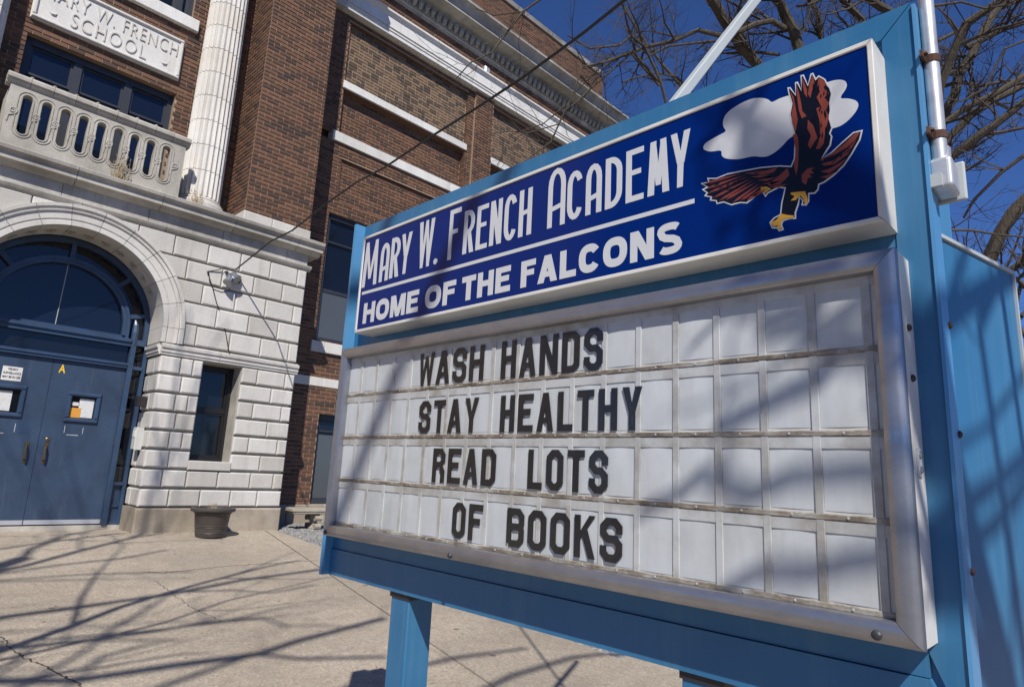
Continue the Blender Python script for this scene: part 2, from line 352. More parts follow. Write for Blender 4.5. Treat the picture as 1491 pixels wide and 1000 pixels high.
def thing(name, label, cat, loc=(0, 0, 0), group=None):
    o = bpy.data.objects.new(name, None); COL.objects.link(o); o.location = loc; o.empty_display_size = .2
    o['label'] = label; o['category'] = cat
    if group: o['group'] = group
    return o
def bevel(o, w, seg=2):
    m = o.modifiers.new('bevel', 'BEVEL'); m.width = w; m.segments = seg; m.limit_method = 'ANGLE'; m.angle_limit = R(40); return o

def text_verts(body, bold=0.0, shear=0, sp=1):
    c = bpy.data.curves.new('t', 'FONT'); c.body = body; c.size = 1; c.offset = bold; c.extrude = .05; c.resolution_u = 4; c.shear = shear; c.space_character = sp
    o = bpy.data.objects.new('t', c); COL.objects.link(o); dg = bpy.context.evaluated_depsgraph_get(); dg.update()
    me = bpy.data.meshes.new_from_object(o.evaluated_get(dg)); bpy.data.objects.remove(o); bpy.data.curves.remove(c)
    V = [tuple(v.co) for v in me.vertices]; Fc = [tuple(p.vertices) for p in me.polygons]; bpy.data.meshes.remove(me)
    x0 = min(v[0] for v in V); x1 = max(v[0] for v in V); y0 = min(v[1] for v in V); y1 = max(v[1] for v in V)
    return [((v[0]-x0)/(x1-x0), (v[1]-y0)/(y1-y0), (v[2]+.05)/.1) for v in V], Fc
def put_text(mb, F, body, u0, u1, v0, v1, w0, w1, bold=0, sp=1):
    V, Fc = text_verts(body, bold, 0, sp)
    mb.add([F(u0+(u1-u0)*a, v0+(v1-v0)*b, w0+(w1-w0)*c) for a, b, c in V], Fc)

# ------------------------------------------------------------------ brickwork
BW, BH, JT = .2, .0677, .0125
def bricks(F, u0, u1, v0, v1, holes=(), proud=.016, flem=False, seed=0, off=0):
    """list of (ua,ub,va,vb) brick rectangles in running bond, holes cut out"""
    out = []; r0 = int(math.floor(v0/BH)); k = r0
    while k*BH < v1-.01:
        a0, a1 = max(k*BH, v0), min((k+1)*BH-JT, v1)
        if a1-a0 > .015:
            spans = [(u0, u1)]
            for h in holes:
                if h[2] < (a0+a1)/2 < h[3]:
                    ns_ = []
                    for s_ in spans:
                        if h[0] > s_[0]: ns_.append((s_[0], min(s_[1], h[0])))
                        if h[1] < s_[1]: ns_.append((max(s_[0], h[1]), s_[1]))
                    spans = [s_ for s_ in ns_ if s_[1]-s_[0] > .012]
            x = u0-BW+off+(BW/2 if k % 2 else 0); i = 0
            while x < u1:
                w = BW if not (flem and (i+k) % 3 == 0) else BW/2
                for s_ in spans:
                    b0, b1 = max(x, s_[0]), min(x+w-JT, s_[1])
                    if b1-b0 > .02: out.append((b0, b1, a0, a1))
                x += w; i += 1
        k += 1
    return out
TINTS = {}
def brick_mesh(w, h, d):                                     # shared unit meshes, one per rounded size and tint step
    key = (round(w, 3), round(h, 3), round(d, 4))
    if key not in TINTS:
        b = MB(); b.cham(lambda u, v, w_=0: (u, -w_, v), 0, w, 0, h, 0, d, .003, .5)
        me = bpy.data.meshes.new('brick'); me.from_pydata(b.v, [], b.f)
        a = me.attributes.new('tint', 'FLOAT', 'FACE'); a.data.foreach_set('value', b.t)
        TINTS[key] = me
    return TINTS[key]
def brick_wall(name, F, u0, u1, v0, v1, parent, m=None, mort=None, holes=(), indiv=None, flem=False, back=.10, off=0, axis='Y'):
    """backing of mortar (butted rectangles round the holes) with every brick as raised geometry in front of it"""
    m = m or BRICK; mort = mort or MORTAR; b = MB()
    vs = sorted({v0, v1}|{max(v0, min(v1, q)) for h in holes for q in (h[2], h[3])})
    for a0, a1 in zip(vs, vs[1:]):
        if a1-a0 < 1e-4: continue
        sp = [(u0, u1)]
        for h in holes:
            if h[2] <= (a0+a1)/2 <= h[3]: sp = [q for s_ in sp for q in ((s_[0], min(s_[1], h[0])), (max(s_[0], h[1]), s_[1])) if q[1]-q[0] > 1e-4]
        for s_ in sp:
            A = F(s_[0], a0, -back); B = F(s_[1], a1, 0)
            b.box(*sorted((A[0], B[0])), *sorted((A[1], B[1])), *sorted((A[2], B[2])))
    wall = b.build(name, mort, parent)
    loose = MB(); n = 0; rnd = random.Random(int(u0*100+v0*10))
    for q in bricks(F, u0, u1, v0, v1, holes, flem=flem, off=off):
        pr = .009+rnd.random()*.005
        if indiv and indiv(q) and n < 300:
            me = brick_mesh(q[1]-q[0], q[3]-q[2], .011)
            if me.materials.__len__() == 0: me.materials.append(m)
            me2 = me
            if me.materials[0] != m: me2 = me.copy(); me2.materials[0] = m
            o = link('brick', me2, wall); o.location = F(q[0], q[2], -.0005)
            n += 1
        else: loose.cham(F, *q, -.001, pr, .003, .01+rnd.random()*.98)
    if loose.v:
        nm = 'brickwork' if n else 'brickwork'
        loose.build(nm, m, wall, recalc=False, kind='stuff')
    return wall

# ================================================================== GROUND
def ground():
    b = MB(); n = 1
    Z = lambda y: gz(y)-.035 if y < 9.2 else -.035
    ys = [-400, -60, -8, 9.2, 60, 400]
    zz = [-1.4, -1.4, gz(-8)-.04, -.04, -.04, -.04]
    for i in range(5):
        b.add([(-400, ys[i], zz[i]), (400, ys[i], zz[i]), (400, ys[i+1], zz[i+1]), (-400, ys[i+1], zz[i+1])], [(0, 1, 2, 3)])
    b.build('ground', simple('dark_earth', (.07, .06, .045), .95, 0, 3, .3), None, recalc=False, kind='structure')
    # pavement in big cast slabs divided by straight joints that run away from the street
    jx = lambda k, y: 4.373-.187*(8.972-y)+k*1.66
    rows = [-9, -4.5, -.6, 9.19]; gap = .006; sl_ = 0
    for k in (-8, 0, 1, 2, 3, 4, 5):
        for r_ in range(3):
            k1 = 0 if k == -8 else k+1
            y0, y1 = rows[r_]+gap, rows[r_+1]-gap
            q = [[jx(k, y0)+gap, y0], [jx(k1, y0)-gap, y0], [jx(k1, y1)-gap, y1], [jx(k, y1)+gap, y1]]
            if r_ == 2 and k >= 0:                            # stop at the gravel bed in front of the wing
                y1 = 3.19; q = [[jx(k, y0)+gap, y0], [jx(k1, y0)-gap, y0], [jx(k1, y1)-gap, y1], [jx(k, y1)+gap, y1]]
                if k == 0: q = [[jx(0, y0)+gap, y0], [jx(1, y0)-gap, y0], [jx(1, 3.19)-gap, 3.19], [4.62, 3.2], [4.60, 6.0], [4.57, 9.184], [jx(0, 9.184)+gap, 9.184]]
            m_ = MB(); nn = len(q); c = .006
            ce = (sum(p[0] for p in q)/nn, sum(p[1] for p in q)/nn)
            top = [(p[0]+(c if p[0] < ce[0] else -c), p[1]+(c if p[1] < ce[1] else -c), gz(p[1])) for p in q]
            mid = [(p[0], p[1], gz(p[1])-c) for p in q]; low = [(p[0], p[1], gz(p[1])-.034) for p in q]
            vs = low+mid+top; fs = [tuple(range(2*nn, 3*nn))]+[(a*nn+i, a*nn+(i+1) % nn, (a+1)*nn+(i+1) % nn, (a+1)*nn+i) for a in (0, 1) for i in range(nn)]
            m_.add(vs, fs); m_.build('pavement_slab', CONC, None, kind='structure')
    # threshold slab under the doors, inside the arch
    MB().box(-1.3, 2.69, 9.205, 9.74, -.03, .002).build('doorstep_paving', CONC, None, kind='structure')
    # gravel bed by the wing wall with loose stones
    g = MB(); rnd = random.Random(3)
    g.add([(4.63, 3.2, gz(3.2)-.02), (16, 3.2, gz(3.2)-.02), (16, 9.2, -.02), (4.63, 9.2, -.02), (4.63, 10.2, -.02), (16, 10.2, -.02)], [(0, 1, 2, 3), (3, 2, 5, 4)])
    for i in range(5200):
        x = 4.64+abs(rnd.gauss(0, 1))*1.1; y = rnd.uniform(6.2, 10.15); r_ = rnd.uniform(.008, .02); z = gz(y)-.018
        a = rnd.random()*6; p = [(x+math.cos(a+k*2.1)*r_, y+math.sin(a+k*2.1)*r_, z) for k in range(3)]
        g.add(p+[(x, y, z+r_*.8)], [(0, 1, 3), (1, 2, 3), (2, 0, 3)])
    g.build('gravel_bed', GRAV, None, recalc=False, kind='structure')
    # cracks: thin dark fissures following surveyed lines
    ck = MB(); rnd = random.Random(5)
    def crack(px, w=.008, jit=.02):
        P = [at_g(*p) for p in px]; pts = []
        for a, c in zip(P, P[1:]):
            L = (c-a).length; n_ = max(2, int(L/.028))
            for i in range(n_): pts.append(a.lerp(c, i/n_)+Vector((rnd.gauss(0, jit), rnd.gauss(0, jit), 0)))
        pts.append(P[-1]); 
        for i in range(len(pts)-1):
            d = (pts[i+1]-pts[i]); d.z = 0; d.normalize(); nn = Vector((-d.y, d.x, 0)); wa = w*rnd.uniform(.3, 1.2); wb = w*rnd.uniform(.3, 1.2)
            q = [pts[i]-nn*wa, pts[i]+nn*wa, pts[i+1]+nn*wb, pts[i+1]-nn*wb]
            ck.add([(v.x, v.y, gz(v.y)+.0015) for v in q], [(0, 1, 2, 3)])
            if rnd.random() < .22:
                c_ = pts[i]+nn*rnd.uniform(-.012, .012); r_ = w*rnd.uniform(.6, 1.6); ck.add([(c_.x+r_*math.cos(k*1.3+i), c_.y+r_*.7*math.sin(k*1.3+i), gz(c_.y)+.0012) for k in range(5)], [(0, 1, 2, 3, 4)])
    crack([(2, 926), (14, 942), (30, 955), (60, 967), (90, 983), (120, 1000)], .0065, .008)
    crack([(208, 832), (240, 834), (280, 829), (330, 824), (390, 820), (462, 816)], .0075, .011)
    crack([(225, 845), (250, 863), (280, 885), (325, 905)], .0035, .009)
    crack([(57, 799), (80, 801), (95, 798)], .004, .01)
    ck.build('pavement_cracks', DIRT, None, recalc=False, kind='structure')
ground()

# ================================================================== SCHOOL BUILDING
B = thing('school_building', 'brown brick school with white stone arched entrance and fluted columns', 'building')
XC, YP, YD, YB, YW = 1.62, 9.2, 9.77, 9.90, 10.25
XR = 4.60; XL = 2*XC-XR                       # pavilion corners
ZC, RI, RO = 2.65, 1.045, 1.31                # arch centre and radii

def mould(name, prof, x0, x1, m, joints=None, seed=0):
    """a run of stone moulding cut into separate lengths"""
    rnd = random.Random(seed); xs = [x0]
    while xs[-1] < x1-1.3: xs.append(xs[-1]+(joints or rnd.uniform(.78, 1.0)))
    xs.append(x1)
    for a, c in zip(xs, xs[1:]):
        b = MB(); b.extr(prof, a+(.003 if a > x0 else 0), c-(.003 if c < x1 else 0)); b.build(name, m, B)

def pavilion():
    # wall core behind the rusticated blocks (grooves show it)
    b = MB(); yc = YP+.022; yb = 9.70
    wx0, wx1, wz0, wz1 = 3.25, 3.79, .925, 2.262
    for (x0, x1, z0, z1) in ((2.723, wx0, .0, 2.28), (wx1, XR-.022, 0, 2.28), (wx0, wx1, 0, wz0), (wx0, wx1, wz1, 2.28),
                             (XL+.022, .517, 0, 2.28)):
        b.box(x0+.0, x1, yc, yb, z0, z1)
    # spandrel: from the arch ring outward, two quarter pieces as swept quads
    n = 28; P = []
    for i in range(n+1):
        a = math.pi*i/n; P.append((XC+(RI+.02)*math.cos(a), ZC+(RI+.02)*math.sin(a)))
    top = 3.93
    for i in range(n):
        (xa, za), (xb, zb) = P[i], P[i+1]
        b.add([(xa, yc, za), (xb, yc, zb), (xb, yc, top), (xa, yc, top), (xa, yb, za), (xb, yb, zb), (xb, yb, top), (xa, yb, top)],
              [(0, 1, 2, 3), (4, 7, 6, 5), (0, 4, 5, 1), (3, 2, 6, 7), (0, 3, 7, 4), (1, 5, 6, 2)])
    b.box(XC+RI+.02, XR-.022, yc, yb, 2.28, top); b.box(XL+.022, XC-RI-.02, yc, yb, 2.28, top)
    b.box(XR-.34, XR-.022, yb, 10.235, 0, 4.3); b.box(XL+.022, XL+.34, yb, 10.235, 0, 4.3)      # returns to the wing
    b.build('stone_wall', STONE_D, B)
    rnd = random.Random(2)
    def blk(x0, x1, z0, z1, m=STONE):
        q = MB(); g = .005; q.cham(FY(YP+.021), x0+g, x1-g, z0+.016, z1-.016, 0, .046+rnd.random()*.005, .016); return q.build('stone_block', m, B)
    H8 = (2.28-.31)/8; A = [.15, .58]; Bs = [.34]
    for k in range(8):
        z0 = .31+k*H8; z1 = z0+H8; odd = k % 2
        if k < 2:
            xs = ([2.70, 3.055, 3.449, 3.857, 4.24, XR] if k == 0 else [2.70, 2.943, 3.242, 3.653, 4.108, 4.45, XR])
            for x0, x1 in zip(xs, xs[1:]): blk(x0, x1, z0, z1)
        else:
            a = z0; lim = 3.24
            ls_ = [2.70, 2.85+.11, 3.12, 3.25] if odd else [2.70, 3.0, 3.25]
            rs_ = [3.79, 4.02, 4.45, XR] if odd else [3.79, 4.26, XR]
            if k == 2: ls_ = [2.70, 2.99, 3.25]; rs_ = [3.79, 4.22, XR]
            for x0, x1 in list(zip(ls_, ls_[1:]))+list(zip(rs_, rs_[1:])): blk(x0, x1, z0, z1)
        # left pier
        for x0, x1 in zip([XL, XL+.42+.2*odd, XL+.95+.1*odd, XL+1.4, .54][:], [XL+.42+.2*odd, XL+.95+.1*odd, XL+1.4, .54]): blk(x0, x1, z0, z1)
        # blocks of the arch reveal (face -X side and its mirror)
        for F, c in ((FXm(2.70+.02), 1), (FXp(.54-.02), 1)):
            q = MB(); sp = [YP+.004, YP+.2, 9.715] if odd else [YP+.004, YP+.33, 9.715]
            for y0, y1 in zip(sp, sp[1:]):
                q = MB(); q.cham(F, y0+(.0 if y0 < 9.21 else .005), y1-.005, z0+.016, z1-.016, -.01, .02, .013); q.build('reveal_block', STONE, B)
        q = MB(); q.cham(FXp(XR-.022), YP+.004, 9.7, z0+.016, z1-.016, 0, .024, .013); q.build('return_block', STONE, B)
        q = MB(); q.cham(FXp(XR-.022), 9.71, 10.23, z0+.016, z1-.016, 0, .024, .013); q.build('return_block', STONE, B)
    # upper courses right and left of the arch, cut by the curve
    H5 = (3.93-2.45)/5
    for k in range(5):
        z0 = 2.45+k*H5; z1 = z0+H5
        d = [.15, .59, 1.04, 1.5, 1.95, 2.4, 2.85, 3.3] if k % 2 == 0 else [.36, .81, 1.27, 1.75, 2.2, 2.65, 3.1]
        for sgn in (1, -1):
            xs = [XR]+[XR-q for q in d]
            for x1, x0 in zip(xs, xs[1:]):
                x0c = max(x0, XC+.001); g = .005
                if x1 <= XC+.05: continue
                zz = [z0+.009+(z1-z0-.018)*i/8 for i in range(9)]
                Lf = [max(x0c+g, XC+math.sqrt(max(0, (RO-.04)**2-(z-ZC)**2)) if z > ZC else (XC+RO-.04)) for z in zz]
                keep = [(l, z) for l, z in zip(Lf, zz) if l < x1-g-.03]
                if len(keep) < 2: continue
                poly = [(x1-g, keep[0][1]), (x1-g, keep[-1][1])]+[(l, z) for l, z in reversed(keep)]
                if sgn < 0: poly = [(2*XC-p, z) for p, z in poly]
                q = MB()
                rect = all(abs(l-(x0c+g)) < 1e-6 for l, z in keep)
                if rect:
                    xa, xb = (x0c+g, x1-g) if sgn > 0 else (2*XC-x1+g, 2*XC-x0c-g)
                    q.cham(FY(YP+.021), xa, xb, zz[0]+.006, zz[-1]-.006, 0, .046+rnd.random()*.005, .016)
                else: q.prism(FY(YP+.021), poly, 0, .046, .012)
                q.build('stone_block', STONE, B)
        q = MB(); q.cham(FXp(XR-.022), YP+.004, 9.7, z0+.016, z1-.016, 0, .024, .013); q.build('return_block', STONE, B)
        q = MB(); q.cham(FXp(XR-.022), 9.71, 10.23, z0+.016, z1-.016, 0, .024, .013); q.build('return_block', STONE, B)
    # plinth
    for x0, x1 in ((2.685, 3.62), (3.626, XR+.02), (XL-.02, .555)):
        q = MB(); q.cham(FY(9.72), x0, x1, -.12, .305, 0, .56, .02); q.build('plinth_stone', PLINTH, B)
    MB().box(XR-.3, XR+.02, 9.725, 10.235, -.12, .3).build('plinth_stone', PLINTH, B)
    # impost moulding, straight and returning into the arch
    prof = [(YP+.02, 2.285), (YP-.02, 2.285), (YP-.022, 2.315), (YP-.035, 2.32), (YP-.035, 2.36), (YP-.055, 2.375), (YP-.06, 2.415), (YP+.02, 2.445)]
    for x0, x1 in ((2.69, 3.45), (3.456, XR+.035), (XL-.035, .55)):
        b = MB(); b.extr(prof, x0, x1); b.build('impost_moulding', STONE, B)
    for F in (lambda x, y, z: (2.70-(YP-y), x, z), lambda x, y, z: (.54+(YP-y), x, z)):
        b = MB(); b.extr(prof, YP+.021, 9.73, F); b.build('impost_moulding', STONE, B)
    # arch ring: voussoirs with a moulded face and plain soffit
    ringp = [(RI, 9.725), (RI, YP-.022), (RI+.055, YP-.022), (RI+.062, YP-.006), (RI+.075, YP-.006), (RI+.08, YP-.018), (RI+.165, YP-.022), (RI+.172, YP-.042),
             (RI+.19, YP-.046), (RI+.195, YP-.03), (RI+.215, YP-.034), (RI+.222, YP-.058), (RO-.005, YP-.062), (RO, YP-.03), (RO, YP+.03), (RI+.05, YP+.03), (RI+.05, 9.725)]
    nv = 11
    for k in range(nv):
        a0, a1 = math.pi*k/nv+.0025, math.pi*(k+1)/nv-.0025; seg = 6; b = MB(); n = len(ringp)
        vs = []
        for i in range(seg+1):
            a = a0+(a1-a0)*i/seg; vs += [(XC+r_*math.cos(a), y, ZC+r_*math.sin(a)) for r_, y in ringp]
        fs = [(i*n+j, i*n+(j+1) % n, (i+1)*n+(j+1) % n, (i+1)*n+j) for i in range(seg) for j in range(n)]+[tuple(range(n))[::-1], tuple(range(seg*n, seg*n+n))]
        b.add(vs, fs); b.build('arch_stone', STONE, B)
    for sgn in (1, -1):                                       # stilted jambs under the ring
        for z0, z1 in ((2.447, 2.648),):
            n = len(ringp); b = MB(); vs = [(XC+sgn*r_, y, z) for z in (z0, z1) for r_, y in ringp]
            b.add(vs, [(j, (j+1) % n, n+(j+1) % n, n+j) for j in range(n)]+[tuple(range(n))[::-1], tuple(range(n, 2*n))]); b.build('arch_stone', STONE, B)
    # little carved soffit rosettes (worn)
    for k in range(2, 15):
        a = math.pi*(k+.5)/16; b = MB(); c = Vector((XC+(RI-.004)*math.cos(a), 9.5, ZC+(RI-.004)*math.sin(a))); rad = Vector((-math.cos(a), 0, -math.sin(a))); tg = Vector((-math.sin(a), 0, math.cos(a)))
        for q in range(8):
            t = q*math.pi/4; b.tube([c+tg*.055*math.cos(t)+Vector((0, .05*math.sin(t), 0)), c+rad*.012+tg*.02*math.cos(t)+Vector((0, .02*math.sin(t), 0))], [.016, .006], 5)
        b.build('soffit_rosette', STONE_D, B)
    # frieze and cornice of the entrance storey
    lo = [(YP+.03, 3.925), (YP-.012, 3.925), (YP-.02, 3.94), (YP-.045, 3.955), (YP-.06, 3.985), (YP-.06, 4.0), (YP+.03, 4.02)]
    mould('lower_moulding', lo, XL-.05, XR+.05, LEDGE, .98)
    rnd = random.Random(9); x = XL+.0
    xs = [XL]+[XL+.71+.98*i for i in range(6)]+[XR]
    for a, c in zip(xs, xs[1:]):
        q = MB(); q.box(a+.003, c-.003, YP+.004, 9.7, 4.021, 4.185); q.build('frieze_stone', LEDGE, B)
    MB().box(XR-.30, XR-.001, 9.702, 10.235, 4.021, 4.185).build('frieze_stone', LEDGE, B)
    up_ = [(9.7, 4.187), (YP-.02, 4.187), (YP-.035, 4.20), (YP-.065, 4.225), (YP-.07, 4.235), (YP-.135, 4.245), (YP-.135, 4.315), (YP-.15, 4.325), (YP-.155, 4.335), (YP-.185, 4.345), (YP-.195, 4.385), (YP-.19, 4.392), (9.7, 4.41)]
    mould('cornice_stone', up_, XL-.17, XR+.17, LEDGE, .98)
    # ledge top back to the wall
    MB().box(XL, XR-.001, 9.702, 10.2, 4.188, 4.405).build('ledge_slab', LEDGE, B)
    # block course under the corner pier
    for x0, x1 in ((3.505, 3.95), (3.953, 4.30), (4.303, 4.585)):
        for s_ in (1, -1):
            a, c = (x0, x1) if s_ > 0 else (2*XC-x1, 2*XC-x0)
            q = MB(); q.cham(FY(10.0), a, c, 4.40, 4.585, 0, .825, .012); q.build('pier_base_stone', STONE, B)
pavilion()

def side_window():
    w = MB(); x0, x1, z0, z1 = 3.25, 3.79, .925, 2.262; y = 9.50
    w = link('window', None, B); w.location = (0, 0, 0)
    f = MB()
    f.box(x0, x0+.05, y-.03, y+.05, z0, z1); f.box(x1-.05, x1, y-.03, y+.05, z0, z1); f.box(x0+.05, x1-.05, y-.03, y+.05, z0, z0+.05); f.box(x0+.05, x1-.05, y-.03, y+.05, z1-.06, z1)
    f.box(x0+.05, x1-.05, y-.022, y+.045, 1.60, 1.645)
    for a, c, d0, d1 in ((x0+.05, x1-.05, 1.645, z1-.06), (x0+.05, x1-.05, z0+.05, 1.60)):
        f.box(a, a+.028, y-.012, y+.04, d0, d1); f.box(c-.028, c, y-.012, y+.04, d0, d1); f.box(a+.028, c-.028, y-.012, y+.04, d0, d0+.03); f.box(a+.028, c-.028, y-.012, y+.04, d1-.028, d1)
    f.build('window_frame', BLACKF, w)
    MB().box(x0+.078, x1-.078, y+.012, y+.02, 1.675, z1-.088).build('pane', GLASS, w)
    MB().box(x0+.078, x1-.078, y+.014, y+.022, z0+.08, 1.572).build('pane', GLASS, w)
    q = MB(); q.cham(FY(9.49), 3.235, 3.805, .80, .922, 0, .33, .01); q.build('window_sill', STONE, w)
side_window()

def door_surround():
    fr = link('door_surround', None, B); y = YD
    xl, xr = 2*XC-2.70, 2.70
    zb = .055
    MB().box(XL+1.0, 2.695, 9.742, 9.98, -.03, zb).build('threshold', STONE_D, fr)
    f = MB()
    for s_ in (1, -1):
        g = lambda a: a if s_ > 0 else 2*XC-a
        def bx(a, c, *r): f.box(min(g(a), g(c)), max(g(a), g(c)), *r)
        bx(2.655, 2.70, y-.02, y+.10, zb, 2.65)                # outer jamb
        bx(2.475, 2.535, y-.05, y+.10, zb, 2.42)               # post beside the door
        bx(2.535, 2.655, y+.0, y+.06, zb, .10)                 # base rail of sidelight
        bx(2.535, 2.655, y+.02, y+.05, .10, .56)               # sidelight panel
        bx(2.55, 2.64, y+.0, y+.019, .28, .31)
        bx(2.535, 2.655, y-.03, y+.05, .56, .60)
        bx(2.535, 2.655, y-.035, y+.06, 2.09, 2.135); bx(2.535, 2.655, y-.04, y+.06, 2.42, 2.50)
        f.tube([(g(2.505), y-.015, 2.42), (g(2.505), y-.018, 2.60), (g(2.50), y-.015, 2.70), (g(2.485), y, 2.78)], [.042, .046, .036, .012], 8)
    f.box(2*XC-2.475, 2.475, y-.035, y+.07, 2.10, 2.17); f.box(2*XC-2.475, 2.475, y-.05, y+.04, 2.135, 2.165)
    f.box(2*XC-2.475, 2.475, y-.04, y+.07, 2.40, 2.455); f.box(2*XC-2.475, 2.475, y-.065, y+.05, 2.455, 2.50); f.box(2*XC-2.40, 2.40, y-.02, y+.06, 2.50, 2.535)
    f.build('frame', NAVYF, fr)
    # arched rings
    def ring(r0, r1, y0, y1, m, nm, n=36, stilt=.15):
        pts = [(math.cos(math.pi*i/n), math.sin(math.pi*i/n)) for i in range(n+1)]
        P = [(1, -stilt/((r0+r1)/2))]+pts+[(-1, -stilt/((r0+r1)/2))]; b = MB(); vs = []
        for cx_, sx_ in P:
            for r_ in (r0, r1):
                for yy in (y0, y1): vs.append((XC+r_*cx_, yy, 2.62+(r_*sx_ if sx_ >= 0 else -stilt)))
        fs = []
        for i in range(len(P)-1):
            a, c = i*4, i*4+4; fs += [(a, a+1, c+1, c), (a+2, c+2, c+3, a+3), (a, c, c+2, a+2), (a+1, a+3, c+3, c+1)]
        fs += [(0, 2, 3, 1), (len(vs)-4, len(vs)-3, len(vs)-1, len(vs)-2)]
        b.add(vs, fs); return b.build(nm, m, fr)
    ring(.72, .765, y-.04, y+.06, NAVYF, 'arched_frame', stilt=.085); ring(.765, .80, y-.055, y+.05, NAVYF, 'arched_frame', stilt=.12)
    ring(.99, 1.06, y-.03, y+.08, NAVYF, 'arched_frame', stilt=.12); ring(1.06, 1.10, y-.01, y+.07, NAVYF, 'arched_frame', stilt=.15)
    for k in (13, 44, 89, 136, 167):
        a = R(k); b = MB(); d = Vector((math.cos(a), 0, math.sin(a))); t = Vector((-math.sin(a), 0, math.cos(a))); c = Vector((XC, 0, 2.62))
        vs = [c+d*r_+t*s_*.028+Vector((0, yy, 0)) for r_ in (.798, .992) for s_ in (-1, 1) for yy in (y-.03, y+.05)]
        b.add(vs, [(0, 1, 3, 2), (4, 6, 7, 5), (0, 4, 5, 1), (2, 3, 7, 6), (0, 2, 6, 4), (1, 5, 7, 3)]); b.build('glazing_bar', NAVYF, fr)
    ring(.80, .99, y+.03, y+.036, GLASS, 'arched_pane', stilt=.12)
    n = 40; b = MB(); P = [(XC+.72*math.cos(math.pi*i/n), 2.62+.72*math.sin(math.pi*i/n)) for i in range(n+1)]+[(XC-.72, 2.536), (XC+.72, 2.536)]
    b.prism(FY(y+.028), P, -.006, 0); b.build('arched_pane', GLASSB, fr)
    b = MB(); b.tube([(XC-.02, y+.024, 2.54), (XC-.005, y+.024, 3.335)], .006, 5); b.build('glazing_joint', simple('pale_sealant', (.35, .36, .37), .5), fr)
    MB().box(2*XC-2.475, 2.475, y+.025, y+.03, 2.17, 2.40).build('transom_pane', GLASS, fr)
    for s_ in (1, -1):
        a, c = (2.535, 2.655) if s_ > 0 else (2*XC-2.655, 2*XC-2.535)
        MB().box(a, c, y+.03, y+.035, .60, 2.09).build('sidelight_pane', GLASS, fr)
        MB().box(a, c, y+.03, y+.035, 2.135, 2.42).build('sidelight_pane', GLASS, fr)
    # dark hallway behind the glass
    return fr
door_surround()

